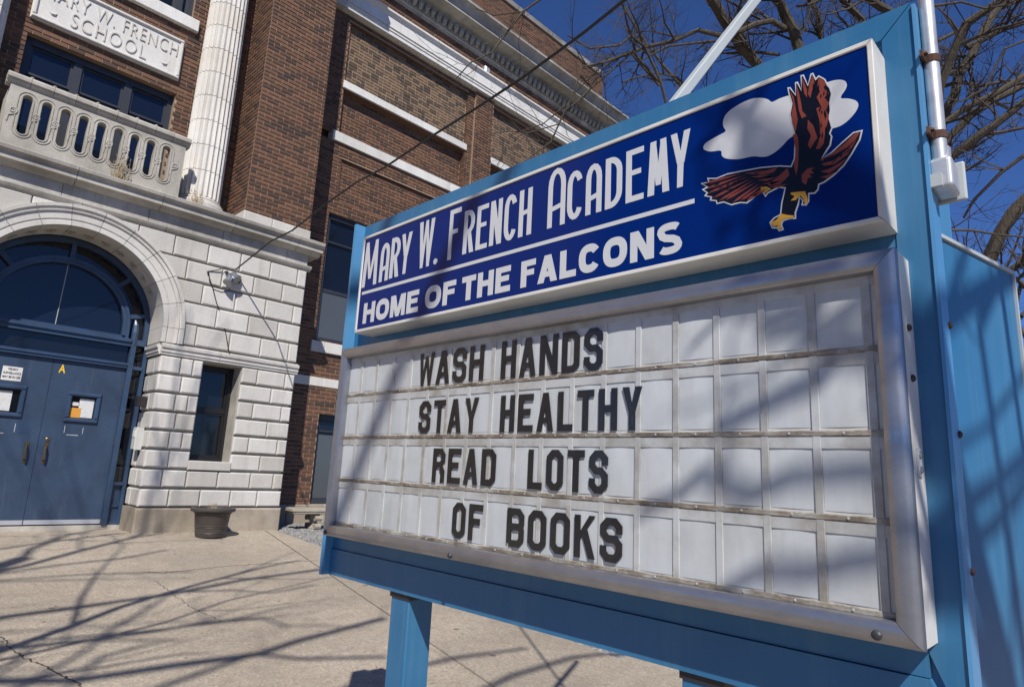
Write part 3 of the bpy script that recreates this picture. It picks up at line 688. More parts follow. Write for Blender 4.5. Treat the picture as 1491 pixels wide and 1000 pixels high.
def door(x0, x1, hinge_right, name_lab):
    d = link('entrance_door', None, B); d['label'] = name_lab; y = YD+.005; XJ = 1.655
    wx0, wx1, wz0, wz1 = (1.87, 2.245, 1.33, 1.715) if hinge_right else (2*XJ-2.245, 2*XJ-1.87, 1.335, 1.72)
    b = MB(); ix0, ix1, iz0, iz1 = wx0+.055, wx1-.055, wz0+.055, wz1-.055; D0, D1 = y, y+.045
    b.box(x0, ix0, D0, D1, .07, 2.095); b.box(ix1, x1, D0, D1, .07, 2.095); b.box(ix0, ix1, D0, D1, .07, iz0); b.box(ix0, ix1, D0, D1, iz1, 2.095)
    leaf = b.build('door_leaf', NAVY, d)
    f = MB(); c = .012; F = FY(y-.0005)
    f.cham(F, wx0, wx1, wz0, wz0+.05, 0, .026, c); f.cham(F, wx0, wx1, wz1-.05, wz1, 0, .026, c)
    f.cham(F, wx0, wx0+.05, wz0+.05, wz1-.05, 0, .026, c); f.cham(F, wx1-.05, wx1, wz0+.05, wz1-.05, 0, .026, c)
    f.build('window_frame', NAVYF, d)
    MB().box(ix0, ix1, y+.026, y+.03, iz0, iz1).build('pane', GLASS, d)
    if hinge_right:
        MB().box(ix0+.09, ix1-.012, y+.02, y+.0225, iz0+.012, iz1-.022).build('notice', PAPER, d)
        MB().box(ix0+.003, ix0+.12, y+.017, y+.0195, iz0+.006, iz0+.13).build('notice', ORANGE, d, label='orange notice')
        MB().box(ix0+.01, ix0+.085, y+.017, y+.0195, iz0+.155, iz0+.20).build('notice', PAPER, d)
    else:
        MB().box(ix0, ix1-.075, y+.02, y+.0225, iz0+.015, iz1-.02).build('notice', PAPER, d)
    MB().box(x0+.003, x1-.003, y-.003, y-.0005, .072, .125).build('kick_plate', SILVER, d)
    hx = XJ+.09 if hinge_right else XJ-.105
    h = MB(); h.tube([(hx, y, 1.02), (hx-.01, y-.05, 1.0), (hx-.015, y-.06, .93), (hx-.012, y-.05, .85), (hx, y, .83)], [.011, .012, .013, .012, .011], 8)
    h.cham(F, hx-.02, hx+.02, .995, 1.05, 0, .008, .003); h.cham(F, hx-.018, hx+.018, .80, .85, 0, .006, .003); h.build('handle', BRASS, d, smooth=True)
    if hinge_right:
        l = MB(); l.lathe([(.024, 0), (.024, .008), (.018, .012), (.006, .012)], n=16); o = l.build('lock', BRASS, d, smooth=True); o.rotation_euler = (R(90), 0, 0); o.location = (hx, y, 1.095)
        t = MB(); put_text(t, FY(y-.0005), 'A', 1.725, 1.795, 1.935, 2.04, 0, .002, .02); t.build('lettering', YEL, d, label='yellow letter A')
        for z in (.40, 1.12, 1.85):
            g = MB(); g.tube([(x1+.002, y-.012, z-.06), (x1+.002, y-.012, z+.06)], .011, 8); g.build('hinge', DARKFR, d)
        s_ = MB()                                           # scratches and tape marks
        for q in ((1.90, 1.905, 1.19, 1.28), (1.93, 2.06, 1.165, 1.171), (2.10, 2.104, 1.19, 1.27)): s_.box(q[0], q[1], y-.0015, y-.0005, q[2], q[3])
        s_.build('tape_marks', PAPER, d)
    else:
        p = MB(); X0, X1, Z0, Z1 = 1.165, 1.362, 1.768, 1.938
        p.box(X0, X1, y-.004, y-.0005, Z0, Z1); pl = p.build('notice_plate', WPAINT, d, label='white video surveillance notice')
        t = MB()
        for i, (w_, a, c) in enumerate((('VIDEO', .05, .15), ('SURVEILLANCE', .012, .187), ('MAY BE IN USE', .012, .187))):
            put_text(t, FY(y-.004), w_, X0+a, X0+c, Z1-.045-.048*i, Z1-.018-.048*i, 0, .001, .03)
        t.build('lettering', PBLACK, pl)
        q = MB(); q.box(1.40, 1.56, y-.0012, y-.0004, 1.14, 1.29); q.build('paint_patch', NAVYF, d)
        s_ = MB()
        for q in ((1.395, 1.4, 1.16, 1.26), (1.16, 1.30, 1.135, 1.141)): s_.box(q[0], q[1], y-.002, y-.001, q[2], q[3])
        s_.build('tape_marks', PAPER, d)
door(1.657, 2.473, True, 'right navy door leaf with a yellow letter A'); door(2*XC-2.473, 1.653, False, 'left navy door leaf with a white notice')

# ---------------- upper pavilion: brick wall, pier, columns, balustrade, tablet
ZT = 11.2
WU = (.72, 2.545, 4.7, 6.30)
WV = (.72, 2.60, 7.60, 9.6)
brick_wall('brick_wall', FY(YB), XL+1.2, 3.53, 4.40, ZT, B, holes=[WU, WV], off=.03)
def pier(s_):
    g = (lambda a: a) if s_ > 0 else (lambda a: 2*XC-a)
    x0, x1 = sorted((g(3.52), g(4.567)))
    brick_wall('brick_pier', FY(YP-.005), x0, x1, 4.587, ZT, B, indiv=(lambda q: q[2] < 7.9) if s_ > 0 else None)
    if s_ > 0:
        brick_wall('brick_pier_side', FXm(3.522), YP+.006, YB-.001, 4.587, ZT, B, off=.09, back=.09)
        brick_wall('brick_pier_side', FXp(4.566), YP+.006, YW-.001, 4.587, ZT, B, back=.09)
    else:
        brick_wall('brick_pier_side', FXp(x1-.002), YP+.006, YB-.001, 4.587, ZT, B, back=.09)
        brick_wall('brick_pier_side', FXm(x0+.001), YP+.006, YW-.001, 4.587, ZT, B, back=.09)
pier(1); pier(-1)
def pav_top():
    prof = [(10.2, ZT+.001), (YP-.05, ZT+.001), (YP-.08, ZT+.12), (YP-.25, ZT+.2), (YP-.5, ZT+.28), (YP-.53, ZT+.5), (10.2, ZT+.56)]
    b = MB(); b.extr(prof, XL-.53, XR+.53); b.build('upper_cornice', CORN, B)
    MB().box(XL, XR, YP, 10.2, ZT+.562, ZT+2).build('parapet', MORTAR, B)
pav_top()

def column(cx_, detail):
    c = link('column', None, B); cy = 9.73; r0 = .285; n = 24; per = 6
    def flute(z0, z1, ra, rb, ta, tb):
        b = MB(); m = n*per; vs = []
        zs = [z0+.002, z0+.008, z1-.008, z1-.002]
        for i, z in enumerate(zs):
            t = (z-z0)/(z1-z0); r_ = ra+(rb-ra)*t-(.006 if i in (0, 3) else 0)
            for k in range(m):
                ph = (k % per)/per; dep = .026*math.sin(math.pi*min(1, max(0, (ph-.12)/.76)))**.6 if .12 < ph < .88 else 0
                a = 2*math.pi*k/m; rr = r_-dep; vs.append((cx_+rr*math.cos(a), cy+rr*math.sin(a), z))
        fs = [(i*m+k, i*m+(k+1) % m, (i+1)*m+(k+1) % m, (i+1)*m+k) for i in range(3) for k in range(m)]+[tuple(range(m))[::-1], tuple(range(3*m, 4*m))]
        b.add(vs, fs); b.build('column_drum', COLST, c)
    z = 4.70; k = 0
    while z < ZT-1.2:
        z1 = z+.40; q = lambda zz: r0-.03*max(0, (zz-5.5))/5.0; flute(z, z1, q(z), q(z1), 0, 0); z = z1; k += 1
    b = MB(); b.lathe([(r0+.055, -.04), (r0+.055, .0), (r0+.06, .02), (r0+.062, .05), (r0+.055, .085), (r0+.03, .10), (r0+.012, .105), (r0+.02, .125), (r0+.015, .14), (r0-.005, .15), (r0-.02, .16)], (cx_, cy, 4.54), 40); b.build('column_base', COLST, c, smooth=True)
    MB().box(cx_-.36, cx_+.36, cy-.36, YB-.015, 4.407, 4.499).build('column_plinth', COLST, c)
    b = MB(); b.lathe([(r0-.03, 0), (r0+.05, .15), (r0+.2, .6), (r0+.1, ZT-z)], (cx_, cy, z), 32); b.build('column_capital', COLST, c, smooth=True)
column(3.02+.02, True); column(2*XC-3.04, False)

def windows_up():
    def win(x0, x1, z0, z1, y, m, muls, rail=None, label=None):
        w = link('window', None, B)
        if label: w['label'] = label
        f = MB(); e = .07; f.box(x0, x0+e, y-.04, y+.06, z0, z1); f.box(x1-e, x1, y-.04, y+.06, z0, z1); f.box(x0+e, x1-e, y-.05, y+.06, z1-.10, z1); f.box(x0+e, x1-e, y-.04, y+.06, z0, z0+.07)
        f.build('window_frame', DARKFR, w); X = [x0+e]+muls+[x1-e]
        for mx_ in muls:
            q = MB(); q.box(mx_-.05, mx_+.05, y-.04, y+.05, z0+.07, z1-.10); q.build('mullion', DARKFR, w)
        for a, c in zip(X, X[1:]):
            a += .05 if a in muls else 0; c -= .05 if c in muls else 0
            lv = [z0+.07, z1-.10] if rail is None else [z0+.07]+([rail] if not hasattr(rail, '__len__') else list(rail))+[z1-.10]
            for za, zb in zip(lv, lv[1:]):
                s_ = MB(); t = .03; yy = y-.01 if zb == lv[-1] else y+.015
                s_.box(a, a+t, yy, yy+.03, za, zb); s_.box(c-t, c, yy, yy+.03, za, zb); s_.box(a+t, c-t, yy, yy+.03, za, za+t); s_.box(a+t, c-t, yy, yy+.03, zb-t, zb); s_.build('sash', DARKFR, w)
                MB().box(a+t, c-t, yy+.012, yy+.018, za+t, zb-t).build('pane', (BLIND if za == lv[0] else GLASS) if m is BLIND else m, w)
        return w
    win(*WU, YB+.14, GLASSB, [1.33, 1.95], 5.80)
    w = win(*WV, YB+.12, GLASS, [1.5, 2.4-.0], 8.5)
    q = MB(); q.cham(FY(YB+.09), .58, 2.69, 7.40, 7.598, 0, .17, .01); q.build('window_sill', LIMEW, w)
    MB().cham(FY(YB+.09), .70, 2.56, 4.6, 4.698, 0, .12, .01).build('window_sill', LIMEW, B)
    # wing windows
    w = win(5.66, 6.86, .29, 1.82, YW+.13, BLIND, [6.26], 1.52); 
    w = win(5.42, 6.95, 3.08, 5.49, YW+.10, BLIND, [6.2], (4.05, 4.95))
    q = MB(); xs = [5.34, 5.60, 6.32, 7.03]
    for a, c in zip(xs, xs[1:]):
        q = MB(); q.cham(FY(YW+.08), a+.002, c-.002, 2.885, 3.078, 0, .14, .008); q.build('window_sill', LIMEW, w)
    q = MB(); q.box(5.48, 6.14, YW+.12, YW+.135, 3.15, 4.25)
    return win
WIN = windows_up()

def tablet():
    t = link('name_tablet', None, B); x0, x1, z0, z1 = .70, 2.54, 6.50, 7.17
    b = MB(); b.cham(FY(YB+.0), x0, x1, z0, z1, -.01, .05, .012); b.build('tablet_slab', LIMEW, t)
    f = MB(); e = .045; F = FY(YB-.0505)
    for a in ((x0+.012, x1-.012, z1-e-.012, z1-.012), (x0+.012, x1-.012, z0+.012, z0+e+.012), (x0+.012, x0+e+.012, z0+e+.012, z1-e-.012), (x1-e-.012, x1-.012, z0+e+.012, z1-e-.012)):
        f.cham(F, *a, -.002, .028, .012)
    f.build('tablet_border', LIMEW, t)
    l = MB(); F = FY(YB-.050)
    put_text(l, F, 'MARY W. FRENCH', .80, 2.455, 6.865, 7.07, 0, .016, -.012, 1.15); put_text(l, F, 'SCHOOL', 1.13, 2.06, 6.60, 6.81, 0, .016, -.012, 1.15)
    l.build('raised_lettering', LIMEW, t)
    for x in (.93, 2.31):
        q = MB(); q.tube([(x-.04, YB-.055, 6.68), (x-.015, YB-.06, 6.66), (x+.02, YB-.06, 6.665), (x+.04, YB-.055, 6.69)], [.005, .012, .012, .005], 6); q.build('carved_leaf', LIMEW, t)
tablet()

def balustrade():
    bl = link('balustrade', None, B); Y = 9.30; x0, x1, z0, z1 = .625, 2.615, 4.405, 5.24
    S1 = at_y(36, 168, Y-.04); S9 = at_y(239, 240, Y-.04); n = 9; sx = [S1.x+(S9.x-S1.x)*i/8 for i in range(n)]
    zc = 4.90; hh = .20; r_ = .048
    c = bpy.data.curves.new('c', 'CURVE'); c.dimensions = '2D'; c.fill_mode = 'BOTH'; c.extrude = .05
    def poly(P):
        s_ = c.splines.new('POLY'); s_.points.add(len(P)-1)
        for i, p in enumerate(P): s_.points[i].co = (*p, 0, 1)
        s_.use_cyclic_u = True
    poly([(x0, z0), (x1, z0), (x1, z1), (x0, z1)])
    def stad(x, r, h): return [(x+r*math.cos(R(a)), zc+h+r*math.sin(R(a))) for a in range(0, 181, 15)]+[(x+r*math.cos(R(a)), zc-h+r*math.sin(R(a))) for a in range(180, 361, 15)]
    for x in sx: poly(stad(x, r_, hh))
    o = bpy.data.objects.new('c', c); COL.objects.link(o); dg = bpy.context.evaluated_depsgraph_get(); dg.update()
    me = bpy.data.meshes.new_from_object(o.evaluated_get(dg)); bpy.data.objects.remove(o)
    for v in me.vertices: v.co = (v.co.x, Y+v.co.z, v.co.y)
    me.materials.clear(); me.materials.append(STONE_D); link('pierced_panel', me, bl)
    for x in sx:
        b = MB()
        for rr, w in ((r_+.012, .009), (r_+.045, .008)):
            P = stad(x, rr, hh); b.tube([(p[0], Y-.052, p[1]) for p in P+P[:1]], w, 5, False)
        b.build('slot_moulding', STONE_D, bl)
    for x in [sx[0]-.125]+[(a+c_)/2 for a, c_ in zip(sx, sx[1:])]+[sx[-1]+.12]:
        b = MB(); P = []
        for i in range(22):
            t = i/21; a = R(-60+540*t); q = .042*(1-t*.75); P.append((x+.008+q*math.cos(a), Y-.054, zc+.01+q*math.sin(a)))
        b.tube([(x-.035, Y-.052, zc-.14), (x-.03, Y-.054, zc-.06)]+P[:1], .009, 5); b.tube(P, .009, 5); b.build('scroll', STONE_D, bl)
    prof = [(Y+.07, z1+.001), (Y-.055, z1+.001), (Y-.06, z1+.02), (Y-.085, z1+.035), (Y-.09, z1+.055), (Y-.105, z1+.06), (Y-.105, z1+.10), (Y-.09, z1+.125), (Y+.07, z1+.14)]
    xs = [x0-.05+i*(x1-x0+.1)/9 for i in range(10)]
    for a, c_ in zip(xs, xs[1:]):
        b = MB(); b.extr(prof, a+.002, c_-.002); b.build('rail_stone', STONE_D, bl)
    for x in xs[1:-1]:
        b = MB(); b.lathe([(.02, 0), (.022, .012), (.01, .02), (.003, .021)], (x, Y-.075, z1+.127), 8); b.build('joint_bead', STONE_D, bl)
    MB().cham(FY(Y+.05), x0-.03, x1+.06, 4.405, 4.47, 0, .14, .02).build('base_moulding', STONE_D, bl)
    for s_, xx in ((1, x1-.05), (-1, x0)): MB().box(xx, xx+.05, Y+.052, YB-.02, 4.472, z1).build('side_panel', STONE_D, bl)
balustrade()

# ---------------- the wing
XE = 13.9
def wing():
    HG = (5.66, 6.86, .288, 1.82); H2 = (5.42, 6.95, 3.08, 5.49); PAN = (5.50, 6.90, 5.66, 6.55)
    g = lambda q: q[0] < 6.0 and q[2] < 2.3
    brick_wall('brick_wall', FY(YW), XR-.35, 9.3, .29, 2.288, B, holes=[HG], indiv=g)
    brick_wall('brick_wall', FY(YW), XR-.35, 9.3, 2.447, 6.876, B, holes=[H2, (5.55, 8.4, 5.72, 6.6)], off=.04)
    brick_wall('recessed_brick_panel', FY(YW+.05), 5.55, 8.4, 5.72, 6.6, B, back=.05)
    # wall between the bands, with its recessed panel, and the buff panels above
    brick_wall('brick_wall', FY(YW), XR-.35, 9.3, 7.072, 9.558, B, holes=[(5.43, 8.54, 7.072, 9.44)], off=.07)
    brick_wall('recessed_brick_panel', FY(YW+.15), 5.43, 8.54, 7.072, 8.0, B, back=.05)
    brick_wall('buff_brick_panel', FY(YW+.08), 5.43, 8.54, 8.16, 9.44, B, m=BUFF, mort=MORTARB, flem=True, back=.08)
    brick_wall('brick_wall', FY(YW), 9.3, XE, 3.0, 9.558, B, holes=[(9.32, 12.45, 6.5, 9.44)], off=.02)
    brick_wall('buff_brick_panel', FY(YW+.07), 9.32, 12.45, 8.16, 9.44, B, m=BUFF, mort=MORTARB, flem=True, back=.08)
    brick_wall('recessed_brick_panel', FY(YW+.15), 9.32, 12.45, 6.5, 8.0, B, back=.05)
    brick_wall('brick_pilaster', FY(YW-.06), 8.72, 9.28, 7.075, 9.558, B, back=.055, off=.05)
    brick_wall('brick_pilaster', FY(YW-.06), 12.62, 13.3, 7.075, 9.558, B, back=.055, off=.05)
    for x0, x1, z0, z1, dp in ((5.43, 8.54, 7.072, 8.0, .15), (5.43, 8.54, 8.16, 9.44, .08), (9.32, 12.45, 8.16, 9.44, .08), (9.32, 12.45, 6.5, 8.0, .15), (5.55, 8.4, 5.72, 6.6, .05)):
        n = int((z1-z0)/BH); b = MB()
        for k in range(n):
            za = z0+k*BH+.002; t = .05+random.random()*.9
            b.box(x1-.012, x1+.001, YW-.006, YW+dp-.018, za, za+BH-JT, t); b.box(x0-.001, x0+.012, YW-.006, YW+dp-.018, za, za+BH-JT, t)
        b.box(x0+.013, x1-.013, YW-.004, YW+dp-.018, z1-.012, z1+.001, .3); b.build('reveal_bricks', BRICK, B, kind='stuff')
    brick_wall('frieze_brick', FY(YW), XR-.35, XE, 10.095, 10.50, B)
    brick_wall('parapet_brick', FY(YW+.25), 6.2, XE, 11.0, 12.72, B)
    brick_wall('brick_wall', FY(YW), 9.3, XE, -.06, 2.999, B)
    MB().box(XR, XE, YW+.35, YW+.6, -.1, 12.6).build('wall_core', MORTAR, B)
    MB().box(XE-.3, XE-.002, YW+.61, 30, -.1, 12.6).build('end_wall', BRICK, B)
    MB().box(XL-9, XL+1.2, YB+.1, YB+.5, 0, 11.9).build('wall_core', MORTAR, B)
    MB().box(XL-9, XE-.4, 14, 30, 0, 11.4).build('main_block', MORTAR, B)
    # left wing (mirror, plain)
    brick_wall('brick_wall', FY(YW), XL-4, XL+.35, .29, 9.558, B)
    for x0, x1 in ((XR+.03, 5.24), (5.246, 5.9), (5.906, 6.9), (6.906, 8.2), (8.206, 9.3)):
        q = MB(); q.cham(FY(YW+.1), x0, x1, -.06, .287, 0, .13, .012); q.build('foundation_stone', PLINTH, B)
    def band(nm, z0, z1, x0, x1, p, d, step=.72, m=LIMEW):
        xs = [x0]
        while xs[-1] < x1-step*1.3: xs.append(xs[-1]+step)
        xs.append(x1)
        for i, (a, c) in enumerate(zip(xs, xs[1:])):
            q = MB(); q.cham(FY(YW+d), a+.003, c-.003, z0, z1+(.0 if i % 2 else .003), 0, d+p, .006); q.build(nm, m, B)
    band('band_stone', 2.29, 2.444, XR+.03, 9.3, .02, .1, .78)
    band('band_stone', 6.88, 7.068, 5.25+.05, 13.3, .05, .14)
    band('band_stone', 8.005, 8.155, 5.41, 8.56, .04, .19, .76)
    band('band_stone', 8.005, 8.155, 9.30, 12.47, .04, .19, .76)
    band('band_stone', 6.88, 7.068, XL-4, XL-.03, .05, .1, .8)
    # white architrave belt with fasciae
    prof = [(YW+.2, 9.56), (YW-.15, 9.56), (YW-.15, 9.64), (YW-.165, 9.643), (YW-.165, 9.68), (YW-.15, 9.69), (YW-.15, 9.70), (YW-.18, 9.705), (YW-.18, 9.735), (YW-.165, 9.74), (YW-.165, 9.94), (YW-.18, 9.96), (YW-.23, 10.01), (YW-.23, 10.05), (YW+.2, 10.09)]
    xs = [XR-.30]
    while xs[-1] < XE-1: xs.append(xs[-1]+.92)
    xs.append(XE+.05)
    for a, c in zip(xs, xs[1:]):
        b = MB(); b.extr(prof, a+.002, c-.002); b.build('belt_stone', LIMEW, B)
    prof = [(YW+.3, 10.502), (YW-.03, 10.502), (YW-.03, 10.55), (YW-.06, 10.57), (YW-.06, 10.80), (YW-.12, 10.85), (YW-.16, 10.87), (YW-.36, 10.89), (YW-.42, 10.90), (YW-.42, 10.965), (YW-.435, 10.97),
            (YW-.45, 11.02), (YW-.50, 11.09), (YW-.57, 11.13), (YW-.575, 11.18), (YW+.3, 11.24)]
    for a, c in zip(xs, xs[1:]):
        b = MB(); b.extr(prof, a+.002, (c-.002) if c < XE else c+.45); b.build('cornice_stone', CORN, B)
    # egg ornament row under the cornice
    eg = MB(); x = XR+.2
    while x < XE-.02:
        eg.tube([(x, YW-.075, 10.82), (x, YW-.115, 10.77), (x, YW-.125, 10.70), (x, YW-.10, 10.64), (x, YW-.065, 10.60)], [.03, .055, .058, .045, .012], 8)
        x += .165
    eg.build('egg_ornament', CORN, B, kind='stuff')
    for x in [6.2+.95*i for i in range(8)]:
        a = MB(); prof2 = [(YW+.6, 12.722), (YW+.20, 12.722), (YW+.19, 12.76), (YW+.17, 12.82), (YW+.62, 12.86)]
        a.extr(prof2, x+.002, min(x+.95, XE+.06)-.002); a.build('coping_stone', CORN, B)
    l = MB(); p = at_y(709, 97, YW-.1); l.cham(FY(YW), p.x-.07, p.x+.09, 10.12, 10.28, 0, .14, .03); l.build('floodlight', GALV, B)
wing()

# ================================================================== MARQUEE SIGN
KS = 1.35/1.6
SG = thing('marquee_sign', 'blue roadside school sign with a changeable letter board on two posts', 'sign', (1.35, 1.5*KS, .95+(-.881-.95)*KS))
SG.scale = (KS, KS, KS)
def FS(x): return lambda u, v, w=0: (x-w, u-1.5, v+.881)
def sbox(name, x0, x1, y0, y1, z0, z1, m, parent=None, bev=0, **k):
    o = MB().box(x0, x1, y0-1.5, y1-1.5, z0+.881, z1+.881).build(name, m, parent or SG, **k)
    if bev: bevel(o, bev)
    return o
def spx(x, y, X): p = at_x(x, y, X); return (p.y, p.z)
Y0, Y1, Z0, Z1 = .292, 2.66, .481, 2.108
# front cabinet: mitred blue frame round two openings
sbox('cabinet_body', .012, .072, Y0+.002, Y1-.002, Z0+.002, Z1-.002, SKYB)
def fr_piece(name, poly, w0, w1, m, parent=None, c=.0, x=.0):
    b = MB(); b.prism(FS(x), poly, w0, w1, c); return b.build(name, m, parent or SG)
g = .0012
fr_piece('cabinet_frame', [(Y1, Z0), (Y1, Z1), (Y1-.03, Z1-.09), (Y1-.03, Z0+.16)], -.012, 0, SKYB)
fr_piece('cabinet_frame', [(Y1-g, Z1), (Y0+g, Z1), (Y0+.07, Z1-.07), (Y1-.03-g, Z1-.07)], -.012, 0, SKYB)
fr_piece('cabinet_frame', [(Y0, Z1-g), (Y0, Z0+g), (Y0+.068, Z0+.165), (Y0+.068, Z1-.072)], -.012, 0, SKYB)
fr_piece('cabinet_frame', [(Y1-.03, 1.44), (Y0+.07, 1.44), (Y0+.07, 1.58), (Y1-.03, 1.58)], -.012, -.003, SKYB)
# skirt below the letter board: two lapped boards
fr_piece('skirt_board', [(Y1-.01, Z0+.11), (Y0+.066, Z0+.11), (Y0+.066, Z0+.19), (Y1-.01, Z0+.19)], -.011, .004, SKYB)
fr_piece('skirt_board', [(Y1-.01, Z0), (Y0+.004, Z0), (Y0+.065, Z0+.108), (Y1-.01, Z0+.108)], -.011, .012, SKYB)
# far end trim
sbox('end_trim', -.05, .0, Y1-.018, Y1, Z0, Z1, SKYL)
sbox('end_trim', -.006, .066, Y0-.008, Y0-.0005, Z0+.004, Z1-.01, SKYL)
# rear upper cabinet and deep lower cabinet with its skewed end plate
sbox('rear_cabinet', .080, .225, Y0+.02, Y1-.02, 1.40, Z1-.03, SKYB)
sbox('rear_trim', .226, .240, Y0+.0, Y1-.02, 1.30, Z1-.05, SKYL)
b = MB(); P = [(.078, Y0+.004), (.50, Y0-.085), (.50, Y1-.05), (.078, Y1-.05)]
vs = [(p[0], p[1]-1.5, Z0+.003+.881) for p in P]+[(p[0], p[1]-1.5, z+.881) for p, z in zip(P, (1.537, 1.545, 1.545, 1.537))]
b.add(vs, [(0, 1, 2, 3), (4, 5, 6, 7), (0, 1, 5, 4), (1, 2, 6, 5), (2, 3, 7, 6), (3, 0, 4, 7)]); o = b.build('ballast_cabinet', SKYB, SG); bevel(o, .006, 3)
b = MB(); e = Vector((.50-.078, -.089, 0)).normalized(); nn = Vector((e.y, -e.x, 0))
def ep(t, z, w=0): q = Vector((.078, Y0+.004, 0))+e*t-nn*w*-1; return (q.x, q.y-1.5, z+.881)
for (a, c, z0, z1) in ((0.0, .43, 1.537, 1.546), (.424, .432, .49, 1.54)):
    b.add([ep(a, z0, .006), ep(c, z0, .006), ep(c, z1, .006), ep(a, z1, .006), ep(a, z0, -.006), ep(c, z0, -.006), ep(c, z1, -.006), ep(a, z1, -.006)], [(0, 1, 2, 3), (4, 7, 6, 5), (0, 4, 5, 1), (2, 6, 7, 3), (1, 5, 6, 2), (0, 3, 7, 4)])
b.build('cabinet_edge_flange', GREYP, SG)
for z in (1.32, 1.08, .80, .55):
    b = MB(); b.lathe([(.008, 0), (.008, .003), (.004, .006)], n=8); o = b.build('rusty_screw', RUST, SG); o.rotation_euler = (R(90), 0, 0); o.location = (.06, Y0-.0085-1.5, z+.881)
# posts
for y in (2.069, .80):
    p = link('post', None, SG)
    b = MB(); b.box(.0, .118, y-1.5, y+.115-1.5, -.2, Z0+.881-.001); o = b.build('post_tube', SKYB, p); bevel(o, .006, 3)
    b = MB(); b.box(-.004, .122, y-.004-1.5, y+.119-1.5, Z0+.881-.02, Z0+.881-.0015); b.build('post_cap', DEVBLK, p)
# ---- name panel
NP = link('name_panel', None, SG); PX = .10
pa = (.357, 2.484, 1.534, 1.986)
yA, yB, zA, zB = pa
def rect_frame(name, x, y0, y1, z0, z1, wd, w0, w1, m, parent, c):
    for poly in ([(y0, z0), (y1, z0), (y1-wd, z0+wd), (y0+wd, z0+wd)], [(y0, z1), (y1, z1), (y1-wd, z1-wd), (y0+wd, z1-wd)],
                 [(y0, z0+g), (y0, z1-g), (y0+wd, z1-wd-g), (y0+wd, z0+wd+g)], [(y1, z0+g), (y1, z1-g), (y1-wd, z1-wd-g), (y1-wd, z0+wd+g)]):
        fr_piece(name, poly, w0, w1, m, parent, c, x)
rect_frame('panel_border', 0, yA, yB, zA, zB, .013, -.001, PX, WPLAS, NP, .002)
0 and rect_frame('panel_flange', 0, yA-.012, yB+.01, zA-.010, zB+.008, .010, .001, .012, WPLAS, NP, .001)
fr_piece('panel_face', [(yA+.0131, zA+.0131), (yB-.0131, zA+.0131), (yB-.0131, zB-.0131), (yA+.0131, zB-.0131)], .01, PX-.004, FACE, NP)
def stroke(b, F, P, t, w, closed=False):
    n = len(P); L = []; Rr = []
    for i in range(n):
        q = Vector(P[i]); 
        d1 = (q-Vector(P[i-1])).normalized() if (closed or i > 0) else None
        d2 = (Vector(P[(i+1) % n])-q).normalized() if (closed or i < n-1) else None
        d1 = d1 or d2; d2 = d2 or d1
        n1 = Vector((-d1.y, d1.x)); n2 = Vector((-d2.y, d2.x)); m = n1+n2; m = m/max(.4, m.dot(n1)); L.append(q+m*t/2); Rr.append(q-m*t/2)
    k = n if closed else n-1
    for i in range(k):
        j = (i+1) % n; a = [L[i], L[j], Rr[j], Rr[i]]
        b.add([F(p.x, p.y, 0) for p in a]+[F(p.x, p.y, w) for p in a], [(0, 1, 2, 3), (4, 5, 6, 7), (0, 1, 5, 4), (2, 3, 7, 6)]+([] if closed or (0 < i < k-1) else [(0, 3, 7, 4), (1, 2, 6, 5)]))
XF = 1.6-PX+.004                                       # plane of the printed face
